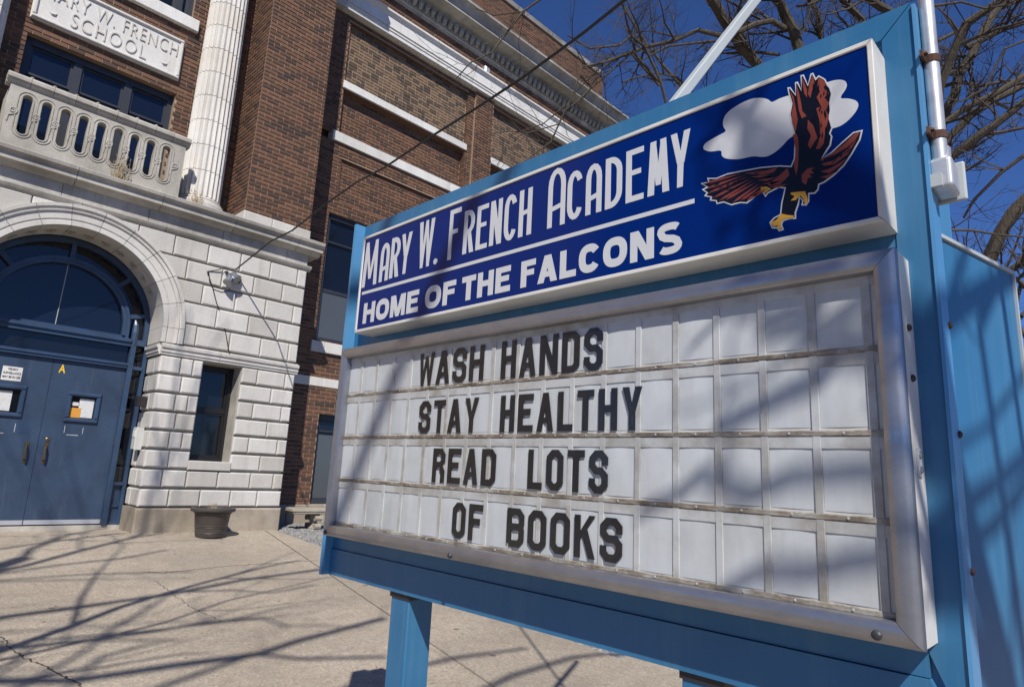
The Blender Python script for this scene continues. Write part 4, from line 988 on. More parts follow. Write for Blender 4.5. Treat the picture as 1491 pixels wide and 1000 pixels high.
def prints():
    L = link('printed_name', None, None)
    bpy.data.objects.remove(L)
    F = FS(-(PX-.004)); k = XF/1.56
    Yv = lambda y: y*k; Zv = lambda z: .95+(z-.95)*k
    def hand(b, ch, y, z, W, H, t, w=.0012):
        """narrow hand-drawn capital, y decreasing to the right"""
        G = lambda u, v, w_=0: F(y-u, z+v, w_)
        l, r_, bt, tp, m = t*.5, W-t*.5, t*.5, H-t*.5, H*.5; cx_ = (W-t)/2; cz = min(W*.9, H*.3)
        P_ = lambda P, k=0: b.prism(G, P, -.0002, w-.0001*k)
        S_ = lambda P, cl=False, k=0: stroke(b, G, P, t, w-.0001*k, cl)
        arc = lambda x0, z0, rx, rz, a0, a1, n=7: [(x0+rx*math.cos(R(a0+(a1-a0)*i/n)), z0+rz*math.sin(R(a0+(a1-a0)*i/n))) for i in range(n+1)]
        v = lambda x0, x1, z0, z1, f=0, k=0: P_([(x0-f, z0), (x0+t+f, z0), (x1+t, z1), (x1, z1)], k)
        if ch == 'M': v(0, t*.45, 0, H, .001); v(W-t, W-t*1.45, 0, H, .001, 1); P_([(t*.45, H), (t*1.35, H), (W/2+t*.4, H*.16), (W/2-t*.4, H*.16)], 2); P_([(W-t*.45, H), (W-t*1.35, H), (W/2-t*.4, H*.16), (W/2+t*.4, H*.16)], 3)
        elif ch == 'A': S_([(l, 0)]+arc(W/2, H-cz, r_-W/2, cz-l, 180, 0, 8)+[(r_, 0)]); P_([(t, H*.27), (W-t, H*.30), (W-t, H*.30+t*.85), (t, H*.27+t*.85)], 1)
        elif ch in 'RP':
            v(0, 0, 0, H, .0008); S_([(t*.7, tp)]+arc(W*.42, H*.72, r_-W*.42, tp-H*.72, 90, -90)+[(t*.7, 2*H*.72-tp)], k=1)
            if ch == 'R': P_([(W*.36, H*.46), (W*.36+t, H*.47), (W, 0), (W-t*1.15, 0)], 2)
        elif ch == 'Y': P_([(0, H), (t, H), (W/2+t*.35, H*.42), (W/2-t*.55, H*.42)]); P_([(W, H), (W-t, H), (W/2-t*.35, H*.42), (W/2+t*.55, H*.42)], 1); P_([(W/2-t*.5, H*.5), (W/2+t*.5, H*.5), (W/2+t*.3, 0), (W/2-t*.6, 0)], 2)
        elif ch == 'W': P_([(0, H), (t, H), (W*.36, 0), (W*.22, 0)]); P_([(W, H), (W-t, H), (W*.64, 0), (W*.78, 0)], 1); P_([(W*.2, 0), (W*.37, 0), (W*.56, H), (W*.42, H)], 2); P_([(W*.8, 0), (W*.63, 0), (W*.44, H), (W*.58, H)], 3)
        elif ch == 'F': v(0, 0, 0, H, .0008); P_([(t*.5, H-t), (W, H-t*1.05), (W, H), (t*.5, H)], 1); P_([(t*.5, H*.5), (W*.8, H*.5), (W*.8, H*.5+t*.9), (t*.5, H*.5+t*.9)], 2)
        elif ch == 'E': v(0, 0, 0, H, .0008); P_([(t*.5, H-t*.95), (W, H-t*.95), (W, H), (t*.5, H)], 1); P_([(t*.5, H*.5), (W*.85, H*.5), (W*.85, H*.5+t*.85), (t*.5, H*.5+t*.85)], 2); P_([(t*.5, 0), (W, 0), (W, t*.95), (t*.5, t*.95)], 3)
        elif ch == 'N': v(0, 0, 0, H, .0005); v(W-t, W-t, 0, H, .0005, 1); P_([(0, H), (t*1.1, H), (W, 0), (W-t*1.1, 0)], 2)
        elif ch == 'H': v(0, 0, 0, H, .0006); v(W-t, W-t, 0, H, .0006, 1); P_([(t*.5, H*.44), (W-t*.5, H*.47), (W-t*.5, H*.47+t*.85), (t*.5, H*.44+t*.85)], 2)
        elif ch == 'C': S_(arc(W/2, H-cz, r_-W/2, cz-l, 20, 180, 8)+arc(W/2, cz, r_-W/2, cz-l, 180, 340, 8))
        elif ch == 'D': v(0, 0, 0, H, .0006); S_([(t*.7, tp)]+arc(W*.3, H-cz, r_-W*.3, cz-l, 90, 0)+arc(W*.3, cz, r_-W*.3, cz-l, 0, -90)+[(t*.7, bt)], k=1)
        elif ch == '.': b.prism(G, arc(W/2, W/2, W/2, W/2, 0, 345, 11), -.0002, w)
    def sans(b, ch, y, z, W, H, t, w=.0012):
        G = lambda u, v, w_=0: F(y-u, z+v, w_)
        P_ = lambda P, k=0: b.prism(G, P, -.0002, w-.0001*k)
        S_ = lambda P, cl=False, k=0: stroke(b, G, P, t, w-.0001*k, cl)
        l, r_ = t*.5, W-t*.5; rx = W/2-l; rz = H/2-l
        se = lambda a0, a1, n, cx_, cz, ex, ez: [(cx_+ex*math.copysign(abs(math.cos(R(a0+(a1-a0)*i/n)))**.8, math.cos(R(a0+(a1-a0)*i/n))), cz+ez*math.copysign(abs(math.sin(R(a0+(a1-a0)*i/n)))**.8, math.sin(R(a0+(a1-a0)*i/n)))) for i in range(n+1)]
        bar_ = lambda x0, x1, z0, z1, k=0: P_([(x0, z0), (x1, z0), (x1, z1), (x0, z1)], k)
        if ch == 'H': bar_(0, t, 0, H); bar_(W-t, W, 0, H); bar_(t-.001, W-t+.001, H*.41, H*.41+t*.85, 1)
        elif ch == 'O': S_(se(0, 345, 23, W/2, H/2, rx, rz), True)
        elif ch == 'C': S_(se(32, 328, 20, W/2, H/2, rx, rz))
        elif ch == 'M': bar_(0, t*.9, 0, H); bar_(W-t*.9, W, 0, H); P_([(0, H), (t*1.25, H), (W/2+t*.42, 0), (W/2-t*.42, 0)], 1); P_([(W, H), (W-t*1.25, H), (W/2-t*.42, 0), (W/2+t*.42, 0)], 2)
        elif ch == 'N': bar_(0, t*.95, 0, H); bar_(W-t*.95, W, 0, H); P_([(0, H), (t*1.1, H), (W, 0), (W-t*1.1, 0)], 1)
        elif ch in 'EF':
            bar_(0, t, 0, H); bar_(t-.001, W, H-t*.85, H, 1); bar_(t-.001, W*.9, H*.42, H*.42+t*.8, 2)
            if ch == 'E': bar_(t-.001, W, 0, t*.85, 3)
        elif ch == 'L': bar_(0, t, 0, H); bar_(t-.001, W, 0, t*.88, 1)
        elif ch == 'T': bar_(W/2-t/2, W/2+t/2, 0, H-t*.8); bar_(0, W, H-t*.88, H, 1)
        elif ch == 'A': P_([(0, 0), (t*1.05, 0), (W/2+t*.5, H), (W/2-t*.55, H)]); P_([(W, 0), (W-t*1.05, 0), (W/2-t*.5, H), (W/2+t*.55, H)], 1); P_([(W*.25, H*.2), (W*.75, H*.2), (W*.7, H*.2+t*.75), (W*.3, H*.2+t*.75)], 2)
        elif ch == 'S':
            q = H*.275; e = q-l
            S_(se(28, 180, 9, W/2, H-q, rx, e)+[(l+W*.07, H*.60), (W*.35, H*.53), (W*.65, H*.47), (r_-W*.07, H*.40)]+se(0, -152, 9, W/2, q, rx, e))
    def word(name, pieces, t=.0195):
        b = MB()
        for c, u0, u1, v0, v1 in pieces: hand(b, c, Yv(u0), Zv(v0), Yv(u0)-Yv(u1), Zv(v1)-Zv(v0), t)
        return b.build(name, PRINT, NP)
    word('word_mary', [('M', 2.557, 2.440, 1.770, 1.990), ('A', 2.418, 2.350, 1.772, 1.955), ('R', 2.338, 2.270, 1.775, 1.965), ('Y', 2.262, 2.188, 1.778, 1.965)], .0215)
    word('initial_w', [('W', 2.137, 2.035, 1.780, 1.990), ('.', 2.026, 2.000, 1.778, 1.800)], .0215)
    fs = [1.845-i*.0758 for i in range(5)]
    word('word_french', [('F', 1.936, 1.868, 1.780, 1.993)]+[(c, a, a-.062, 1.785, 1.965) for c, a in zip('RENCH', fs)])
    fs = [1.316-i*.0792 for i in range(6)]
    word('word_academy', [('A', 1.403, 1.325, 1.785, 2.000)]+[(c, a, a-(.064 if c != 'M' else .072), 1.790, 1.965) for c, a in zip('CADEMY', fs)])
    wd = dict(H=.70, O=.76, M=.82, E=.62, F=.58, T=.64, A=.74, L=.58, C=.72, N=.70, S=.68)
    for n_, t, a, c in (('word_home', 'HOME', 2.519, 2.107), ('word_of', 'OF', 2.061, 1.871), ('word_the', 'THE', 1.834, 1.571), ('word_falcons', 'FALCONS', 1.518, .885)):
        b = MB(); gp = .10; tot = sum(wd[q] for q in t)+gp*(len(t)-1); u = (Yv(a)-Yv(c))/tot; y = Yv(a); z0_ = Zv(1.592); H_ = Zv(1.689)-z0_
        for q in t: sans(b, q, y, z0_, wd[q]*u, H_, .0255 if q != 'S' else .0215); y -= (wd[q]+gp)*u
        b.build(n_, PRINT, NP)
    b = MB(); b.prism(F, [(Yv(2.548), Zv(1.735)), (Yv(.845), Zv(1.728)), (Yv(.845), Zv(1.742)), (Yv(2.548), Zv(1.749))], -.0002, .0012); b.build('underline', PRINT, NP)
    # raptor emblem, drawn in layers of vinyl
    q5 = lambda x, y: spx(1000+x/3.7037, 80+y/3.7037, XF)
    em = link('raptor_emblem', None, NP)
    def fill(name, polys, m, w, w0=-.0002):
        b = MB()
        for P in polys:
            c = bpy.data.curves.new('c', 'CURVE'); c.dimensions = '2D'; c.fill_mode = 'BOTH'; c.extrude = .5
            s_ = c.splines.new('POLY'); s_.points.add(len(P)-1)
            Q = [q5(*p) for p in P]
            for i, p in enumerate(Q): s_.points[i].co = (p[0], p[1], 0, 1)
            s_.use_cyclic_u = True
            o = bpy.data.objects.new('c', c); COL.objects.link(o); dg = bpy.context.evaluated_depsgraph_get(); dg.update()
            me = bpy.data.meshes.new_from_object(o.evaluated_get(dg)); bpy.data.objects.remove(o)
            b.add([F(v.co.x, v.co.y, w if v.co.z > 0 else w0) for v in me.vertices], [tuple(p.vertices) for p in me.polygons])
        return b.build(name, m, em)
    def smooth(P, it=2):
        for _ in range(it): P = [q for i in range(len(P)) for q in ((P[i][0]*.75+P[(i+1) % len(P)][0]*.25, P[i][1]*.75+P[(i+1) % len(P)][1]*.25), (P[i][0]*.25+P[(i+1) % len(P)][0]*.75, P[i][1]*.25+P[(i+1) % len(P)][1]*.75))]
        return P
    def inset(P, d):
        n = len(P); ar = sum(P[i][0]*P[(i+1) % n][1]-P[(i+1) % n][0]*P[i][1] for i in range(n)); sg = 1 if ar > 0 else -1; out = []
        for i in range(n):
            p, q, r = Vector(P[i-1]), Vector(P[i]), Vector(P[(i+1) % n]); d1 = (q-p).normalized(); d2 = (r-q).normalized()
            n1 = Vector((-d1.y, d1.x))*sg; n2 = Vector((-d2.y, d2.x))*sg; m_ = n1+n2; m_ = m_/max(.55, m_.dot(n1)) if m_.length > .05 else n1; v = q+m_*d; out.append((v.x, v.y))
        return out
    cloud = [(88, 500), (98, 478), (140, 452), (182, 430), (216, 412), (196, 390), (195, 350), (220, 308), (290, 262), (350, 236), (400, 232), (440, 240), (458, 260), (500, 235), (580, 212), (680, 180), (770, 143), (830, 133), (862, 145), (864, 180), (820, 238), (870, 235), (918, 248), (929, 275), (905, 320), (850, 375), (790, 400), (680, 410), (570, 430), (500, 510), (440, 548), (400, 552), (360, 545), (280, 565), (212, 562), (186, 545), (190, 513), (130, 524), (95, 515)]
    c2 = []
    fill('cloud_print', [smooth(cloud, 2)], PRINT, .0006)
    sil = [(543, 178), (560, 176), (588, 218), (584, 150), (600, 146), (620, 196), (614, 112), (632, 108), (654, 165), (668, 104), (682, 98), (697, 128), (712, 112), (748, 132), (764, 165), (776, 178), (786, 212), (776, 262), (780, 300), (772, 340), (788, 395), (776, 425), (786, 440), (777, 490), (752, 528), (728, 560), (780, 525), (830, 478), (898, 418), (950, 405), (937, 460), (888, 545), (850, 600), (798, 650), (744, 690), (716, 702), (712, 728), (692, 750), (662, 752), (662, 790), (645, 814), (618, 812), (624, 788), (610, 772), (606, 805), (590, 852), (590, 885), (550, 888), (522, 897), (514, 915), (524, 944), (498, 952), (486, 936), (460, 937), (446, 905), (470, 878), (504, 860), (510, 800), (528, 722), (498, 718), (470, 732), (440, 748), (424, 768), (408, 742), (394, 742), (350, 784), (326, 802), (290, 800), (240, 812), (200, 797), (162, 806), (158, 790), (124, 786), (130, 770), (94, 762), (108, 745), (82, 727), (108, 714), (76, 694), (118, 686), (110, 664), (160, 664), (220, 640), (300, 624), (400, 606), (500, 597), (562, 600), (578, 560), (583, 450), (568, 380), (554, 320), (565, 262), (548, 205)]
    fill('emblem_outline', [sil], PRINT, .0012)
    fill('emblem_body', [inset(sil, 7.5)], PBLACK, .0018)
    red = [[(558, 196), (578, 230), (590, 300), (600, 350), (588, 420), (572, 372), (566, 322), (578, 262)], [(592, 162), (606, 205), (618, 262), (624, 305), (648, 332), (622, 346), (606, 302), (598, 240)],
           [(622, 122), (634, 150), (650, 190), (650, 232), (636, 214), (628, 170)], [(680, 112), (690, 150), (676, 200), (668, 236), (655, 214), (664, 160)],
           [(712, 126), (740, 140), (756, 168), (738, 176), (768, 212), (744, 232), (768, 262), (752, 300), (768, 336), (748, 420), (740, 480), (720, 508), (698, 512), (722, 440), (718, 360), (700, 292), (726, 280), (702, 232), (720, 202), (706, 170)],
           [(655, 352), (684, 384), (706, 450), (692, 470), (668, 510), (654, 488), (672, 440), (652, 400)],
           [(574, 434), (590, 425), (602, 450), (606, 510), (602, 600), (592, 652), (580, 604), (590, 520)],
           [(938, 416), (910, 462), (868, 500), (800, 540), (742, 562), (734, 575), (722, 568), (790, 530), (850, 484), (902, 432)], [(918, 460), (868, 540), (800, 590), (742, 600), (730, 590), (800, 570), (868, 512)], [(862, 562), (830, 600), (770, 640), (726, 632), (780, 612), (830, 582)], [(820, 625), (760, 668), (724, 662), (770, 648)],
           [(655, 614), (690, 610), (672, 622), (686, 640), (662, 642), (676, 660), (654, 668), (646, 702), (624, 690), (620, 650)],
           [(545, 612), (556, 650), (505, 700), (438, 706), (470, 676), (504, 650)], [(492, 608), (432, 626), (360, 640), (402, 648), (470, 636)]]
    tips = [(92, 698), (98, 727), (106, 752), (134, 779), (168, 794), (206, 787), (246, 802), (290, 790), (322, 792), (352, 768)]
    for i, (tx, ty) in enumerate(tips):
        bx, by = 300+16*i, 640+9*i; mx, my = (tx*.5+bx*.5), (ty*.5+by*.5)
        dx, dy = bx-tx, by-ty; L = math.hypot(dx, dy); nx, ny = -dy/L, dx/L; w = 6
        red.append([(tx+dx*.03, ty+dy*.03), (tx+dx*.25+nx*w, ty+dy*.25+ny*w), (mx+nx*w*.8, my+ny*w*.8), (bx, by), (mx-nx*w*.9, my-ny*w*.9), (tx+dx*.2-nx*w, ty+dy*.2-ny*w)])
        if i % 2 == 0: red.append([(bx+14, by+2), (bx+60, by-6), (bx+120, by-14), (bx+66, by+6)])
    fill('emblem_feathers', red, PRED, .0024)
    rr_ = random.Random(4); sl_ = []
    for i in range(26):
        x = rr_.uniform(672, 760); y = rr_.uniform(150, 470); L = rr_.uniform(18, 48); sl_.append([(x, y-L/2), (x+4, y), (x-3, y+L/2), (x-5, y)])
    for i in range(22):
        t = rr_.random(); x = 150+300*t; y = 725-62*t+rr_.uniform(-30, 26)*(1-.5*t); L = rr_.uniform(18, 42); sl_.append([(x-L/2, y+L*.16), (x, y-3), (x+L/2, y-L*.2), (x, y+4)])
    for i in range(9):
        t = rr_.random(); x = 750+130*t; y = 610-110*t+rr_.uniform(-16, 16); L = rr_.uniform(16, 34); sl_.append([(x-L/2, y+L*.33), (x+1, y-3), (x+L/2, y-L*.33), (x+1, y+3)])
    fill('emblem_feather_strokes', sl_, PBLACK, .0028)['kind'] = 'stuff'
    fill('emblem_talon', [[(402, 716), (430, 712), (456, 724), (438, 736), (420, 750), (418, 732), (400, 738)]], PGOLD, .0024)
    fill('emblem_talon', [[(510, 858), (545, 865), (578, 868), (578, 880), (540, 883), (516, 892), (506, 915), (514, 938), (498, 942), (488, 920), (470, 928), (454, 906), (488, 890)]], PGOLD, .0024)
    fill('emblem_talon', [[(563, 745), (600, 740), (640, 738), (654, 778), (652, 800), (638, 808), (634, 782), (615, 760), (588, 785), (562, 788), (584, 765), (562, 752)]], PGOLD, .0024)
prints()

XP = -.078
# ---- changeable letter board
LB = link('letter_board', None, SG); FXN = .10
fy0, fy1, fz0, fz1 = .340, 2.562, .657, 1.468
W_ = .047
# box sides (white), butted
sbox('board_side', -FXN+.0125, -.0005, fy0, fy0+.012, fz0+.004, fz1-.004, WPAINT, LB)
sbox('board_side', -FXN+.02, -.0005, fy1-.012, fy1, fz0+.004, fz1-.004, WPAINT, LB)
sbox('board_side', -FXN+.02, -.0005, fy0+.0125, fy1-.0125, fz1-.016, fz1-.004, WPAINT, LB)
sbox('board_side', -FXN+.02, -.0005, fy0+.0125, fy1-.0125, fz0+.004, fz0+.016, WPAINT, LB)
# rounded aluminium frame, mitred at the corners
def bar(p0, p1, inw):
    """quarter-round bar from p0 to p1 (outer corners, (y,z)); inw = inward unit vector (y,z)"""
    d = Vector((p1[0]-p0[0], p1[1]-p0[1])).normalized(); iv = Vector(inw); prof = []
    for i in range(9):
        t = i/8*math.pi; prof.append((W_/2-W_/2*math.cos(t), (.013*math.sin(t)**.8)))
    prof = [(0, -.012)]+prof+[(W_, -.045), (W_-.004, -.045), (W_-.004, -.012)]
    vs = []
    for p, s_ in ((p0, 1), (p1, -1)):
        for a, w in prof:
            q = Vector(p)+iv*a+d*s_*(a+.0006); vs.append((-FXN-w+.0, q.x-1.5, q.y+.881))
    n = len(prof); b = MB(); b.add(vs, [(i, (i+1) % n, n+(i+1) % n, n+i) for i in range(n)]+[tuple(range(n))[::-1], tuple(range(n, 2*n))])
    return b.build('aluminium_frame', ALU, LB, smooth=True)
bar((fy0, fz0), (fy1, fz0), (0, 1)); bar((fy0, fz1), (fy1, fz1), (0, -1)); bar((fy0, fz0), (fy0, fz1), (1, 0)); bar((fy1, fz0), (fy1, fz1), (-1, 0))
for y, z in ((1.72, .672), (.42, .674), (2.535, .672)):
    b = MB(); b.lathe([(.010, 0), (.010, .004), (.006, .008), (.002, .009)], n=10); o = b.build('screw', DARKFR, LB); o.rotation_euler = (0, R(-90), 0); o.location = (-FXN-.011, y-1.5, z+.881)
for z in (1.30, 1.19, 1.03, 1.0):
    b = MB(); b.lathe([(.008, 0), (.008, .004), (.004, .007)], n=8); o = b.build('latch_screw', ALU if z < 1.1 else DEVBLK, LB); o.rotation_euler = (R(90), 0, 0); o.location = (-.05 if z > 1.1 else -.045, fy0-.0005-1.5, z+.881)
sbox('latch_plate', -.062, -.03, fy0-.003, fy0-.0005, .985, 1.045, GREYP, LB)
sbox('board_back', XP+.0005, XP+.002, fy0+.0125, fy1-.0125, fz0+.0165, fz1-.0165, WPAINT, LB)
QP = (1.6+XP)/1.562; zq = lambda z: .95+(z-.95)*QP
ribY = [(.4205+.1214*k)*QP for k in range(18)]
rows = [(zq(a), zq(b)) for a, b in ((.709, .883), (.900, 1.068), (1.086, 1.256), (1.274, 1.430))]
XP = -.078
edges = [fy0+W_-.01]+ribY+[fy1-W_+.01]
for r_, (z0, z1) in enumerate(rows):
    for a, c in zip(edges, edges[1:]):
        if c-a < .03: continue
        b = MB(); n = 6; ha = (a+.010, c-.010)
        if ha[1]-ha[0] < .02: continue
        vs = []; rnd = random.Random(r_*40+int(a*100)); bul = .0005+rnd.random()*.0012
        for i in range(n+1):
            y = ha[0]+(ha[1]-ha[0])*i/n; w = bul*math.sin(math.pi*i/n)
            vs += [FS(XP)(y, z0+.004, w), FS(XP)(y, z1-.016, w), FS(XP)(y, z1-.010, -.0)]
        b.add(vs, [(i*3+j, i*3+3+j, i*3+4+j, i*3+1+j) for i in range(n) for j in range(2)]); b.build('cell_panel', CELL, LB, smooth=True, recalc=False)
for y in ribY:
    b = MB(); b.cham(FS(XP-.0005), y-.0095, y+.0095, fz0+.02, fz1-.02, 0, .0032, .0015); b.build('rib', RIB, LB)
for z in [zq(v) for v in (1.2645, 1.0765, .891, .703)]:
    b = MB(); b.cham(FS(XP-.0005), fy0+.03, fy1-.03, z-.0065, z+.0065, 0, .0045, .002); b.build('letter_rail', RAIL, LB)
    b = MB(); b.cham(FS(XP-.0005), fy0+.03, fy1-.03, z-.034, z-.0070, 0, .0024, .001); b.build('rail_flange', RIB, LB)
    for k in range(17):
        b = MB(); y = ribY[k]+.06; b.lathe([(.0032, 0), (.0032, .0012), (.0015, .002)], n=6); o = b.build('rail_screw', RIB, LB); o.rotation_euler = (0, R(-90), 0); o.location = (XP-.005, y-1.5, z+.881)
b = MB(); b.cham(FS(XP-.0005), fy0+.03, fy1-.03, 1.400, 1.426, 0, .0024, .001); b.build('rail_flange', RIB, LB)

# condensed block letters standing on the rails
T = .0212; C_ = .014
def glyph(ch, y, z, W, Hh):
    b = MB(); t = T; h = t/2; c = C_
    F0 = FS(XP-.0042); F = lambda u, v, w=0: F0(y-u, z+v, w)
    l, r_, bt, tp = h, W-h, h, Hh-h; m = Hh*.52; w = .0022
    S_ = lambda P, cl=False, ww=w: stroke(b, F, P, t, ww, cl)
    PG = lambda P, ww=w: b.prism(F, P, 0, ww)
    if ch == 'O': S_([(l, bt+c), (l, tp-c), (l+c, tp), (r_-c, tp), (r_, tp-c), (r_, bt+c), (r_-c, bt), (l+c, bt)], True)
    elif ch == 'D': S_([(l, bt), (l, tp), (r_-c, tp), (r_, tp-c), (r_, bt+c), (r_-c, bt)], True)
    elif ch == 'S': S_([(r_, tp-.032), (r_, tp-c), (r_-c, tp), (l+c, tp), (l, tp-c), (l, m+c), (l+c, m), (r_-c, m), (r_, m-c), (r_, bt+c), (r_-c, bt), (l+c, bt), (l, bt+c), (l, bt+.032)])
    elif ch == 'L': S_([(l, Hh), (l, bt), (W, bt)])
    elif ch == 'E': S_([(W, tp), (l, tp), (l, bt), (W, bt)]); S_([(t, m), (W*.82, m)], ww=w*.9)
    elif ch == 'F': S_([(W, tp), (l, tp), (l, 0)]); S_([(t, m), (W*.82, m)], ww=w*.9)
    elif ch == 'H': S_([(l, 0), (l, Hh)]); S_([(r_, 0), (r_, Hh)]); S_([(t, m), (W-t, m)], ww=w*.9)
    elif ch == 'T': S_([(0, tp), (W, tp)]); S_([(W/2, 0), (W/2, Hh-t)], ww=w*.9)
    elif ch == 'R': S_([(l, 0), (l, tp), (r_-c, tp), (r_, tp-c), (r_, m+c), (r_-c, m), (t, m)]); S_([(r_-c*.8, m-h+.001), (r_, m-c-h), (r_, 0)], ww=w*.9)
    elif ch == 'B': S_([(l, 0+h), (l, tp), (r_-c, tp), (r_, tp-c), (r_, m+c*.7), (r_-c*.7, m), (t, m)]); S_([(r_-c*.7, m+.001), (r_, m-c*.7), (r_, bt+c), (r_-c, bt), (l, bt)], ww=w*.9)
    elif ch == 'A':
        PG([(0, 0), (t, 0), (W*.62, Hh), (W*.34, Hh)]); PG([(W, 0), (W-t, 0), (W*.38, Hh), (W*.66, Hh)], w*1.1); PG([(W*.3, Hh*.22), (W*.7, Hh*.22), (W*.64, Hh*.36), (W*.36, Hh*.36)], w*.9)
    elif ch == 'Y':
        PG([(0, Hh), (t*1.05, Hh), (W*.56, Hh*.42), (W/2-h, Hh*.42)]); PG([(W, Hh), (W-t*1.05, Hh), (W*.44, Hh*.42), (W/2+h, Hh*.42)], w*1.1); PG([(W/2-h, 0), (W/2+h, 0), (W/2+h, Hh*.46), (W/2-h, Hh*.46)], w*.9)
    elif ch == 'N': S_([(l, 0), (l, Hh)]); S_([(r_, 0), (r_, Hh)]); PG([(0, Hh), (t, Hh), (W, 0), (W-t, 0)], w*.9)
    elif ch == 'K': S_([(l, 0), (l, Hh)]); PG([(t*.8, m-.016), (t*.8, m+.006), (W-t, Hh), (W, Hh)], w*.9); PG([(W*.38, m), (W*.62, m+.018), (W, 0), (W-t*1.1, 0)], w*.8)
    elif ch == 'W':
        tt = t*.8
        PG([(0, Hh), (tt, Hh), (W*.34, 0), (W*.17, 0)]); PG([(W, Hh), (W-tt, Hh), (W*.66, 0), (W*.83, 0)]); PG([(W*.17, 0), (W*.34, 0), (W*.56, Hh*.9), (W*.42, Hh*.9)], w*.9); PG([(W*.83, 0), (W*.66, 0), (W*.44, Hh*.9), (W*.58, Hh*.9)], w*.8)
    pl = link('letter', None, LB) if False else None
    o = b.build('letter', LETB, LB, label='black letter '+ch)
    # clear carrier plate of the letter
    return o
for txt, ya, yb, z0, z1 in (('WASH', 2.053, 1.677, 1.276, 1.406), ('HANDS', 1.587, 1.150, 1.273, 1.406), ('STAY', 2.033, 1.691, 1.089, 1.214), ('HEALTHY', 1.578, 1.009, 1.089, 1.214),
                            ('READ', 1.927, 1.588, .907, 1.032), ('LOTS', 1.438, 1.123, .907, 1.032), ('OF', 1.794, 1.639, .722, .843), ('BOOKS', 1.521, 1.070, .722, .843)):
    n = len(txt); gap = .018; cw = (ya-yb-gap*(n-1))/n
    wts = [{'L': .9, 'T': .95, 'W': 1.16, 'N': 1.08, 'A': 1.05}.get(c, 1) for c in txt]; s_ = sum(wts); y = ya; ql = (1.6+XP-.008)/1.55
    for c, wt in zip(txt, wts):
        w = (ya-yb-gap*(n-1))*wt/s_; glyph(c, y*ql, .95+(z0-.95)*ql, w*ql, (z1-z0)*ql); y -= w+gap
b = MB(); b.prism(FS(-.090), [(fy0+W_-.006, fz0+W_-.006), (fy1-W_+.006, fz0+W_-.006), (fy1-W_+.006, fz1-W_+.006), (fy0+W_-.006, fz1-W_+.006)], 0, .0004)
me = MB(); me.add([FS(-.090)(*p) for p in ((fy0+W_-.006, fz0+W_-.006), (fy1-W_+.006, fz0+W_-.006), (fy1-W_+.006, fz1-W_+.006), (fy0+W_-.006, fz1-W_+.006))], [(3, 2, 1, 0)])
me.build('clear_cover', COVER, LB, recalc=False)

# ---- conduit, fittings and arm
cn = link('conduit', None, SG)
def loc(p, s=1): return (p[0]-1.6, p[1]-1.5, p[2]+.881)
q0, q1 = at_y(1371, 240, .268), at_y(1346, 0, .268)
px_ = (q0.x+q1.x)/2; ztop = 3.2
b = MB(); b.tube([(px_-1.6, .268-1.5, q0.z+.881-.02), (px_-1.6, .268-1.5, ztop+.881)], .0165, 16); b.build('conduit_pipe', GALV, cn, smooth=True)
for yy in (88, 181):
    z = at_y(1355, yy, .268).z
    b = MB(); b.lathe([(.0185, -.009), (.0185, .009)], (px_-1.6, .268-1.5, z+.881), 16); b.lathe([(.008, 0), (.006, .006)], (px_-1.6-.03, .275-1.5, z+.881+.004), 8)
    b.box(px_-1.6-.05, px_-1.6-.012, .275-1.5, .281-1.5, z+.881-.008, z+.881+.008); b.build('pipe_strap', RUST, cn)
zb_ = at_y(1385, 290, .262).z
b = MB(); b.box(px_-1.6-.022, px_-1.6+.060, .243-1.5, .288-1.5, zb_+.881+.002, zb_+.881+.078); o = b.build('junction_box', GALV, cn); bevel(o, .010, 4)
b = MB(); b.box(px_-1.6+.061, px_-1.6+.072, .232-1.5, .292-1.5, zb_+.881-.004, zb_+.881+.092); o = b.build('junction_cover', GREYP, cn); bevel(o, .005, 3)
b = MB(); b.tube([(px_-1.6, .268-1.5, q0.z+.881-.03), (px_-1.6+.01, .268-1.5, q0.z+.881+.035)], .021, 12); b.build('fitting_collar', GALV, cn, smooth=True)
b = MB(); b.box(px_-1.6-.035, px_-1.6-.023, .262-1.5, .287-1.5, zb_+.881+.004, zb_+.881+.034); b.build('fitting_bracket', GREYP, cn)
# grey arm rising from the top edge
a0 = at_x(989, 143, 1.78); a1 = at_x(1100, 0, 2.25); d = (a1-a0); a0 = a0-d*.25; a2 = a1+d*.9
b = MB(); w = .017; dd = d.normalized(); sd = dd.cross(Vector((0, 0, 1))).normalized(); ud = sd.cross(dd)
vs = [Vector(loc(p))+sd*sx_*w+ud*sy_*w for p in (a0, a2) for sx_, sy_ in ((-1, -1), (1, -1), (1, 1), (-1, 1))]
b.add(vs, [(0, 3, 2, 1), (4, 5, 6, 7), (0, 1, 5, 4), (1, 2, 6, 5), (2, 3, 7, 6), (3, 0, 4, 7)]); o = b.build('support_arm', GREYP, SG); bevel(o, .005, 3)

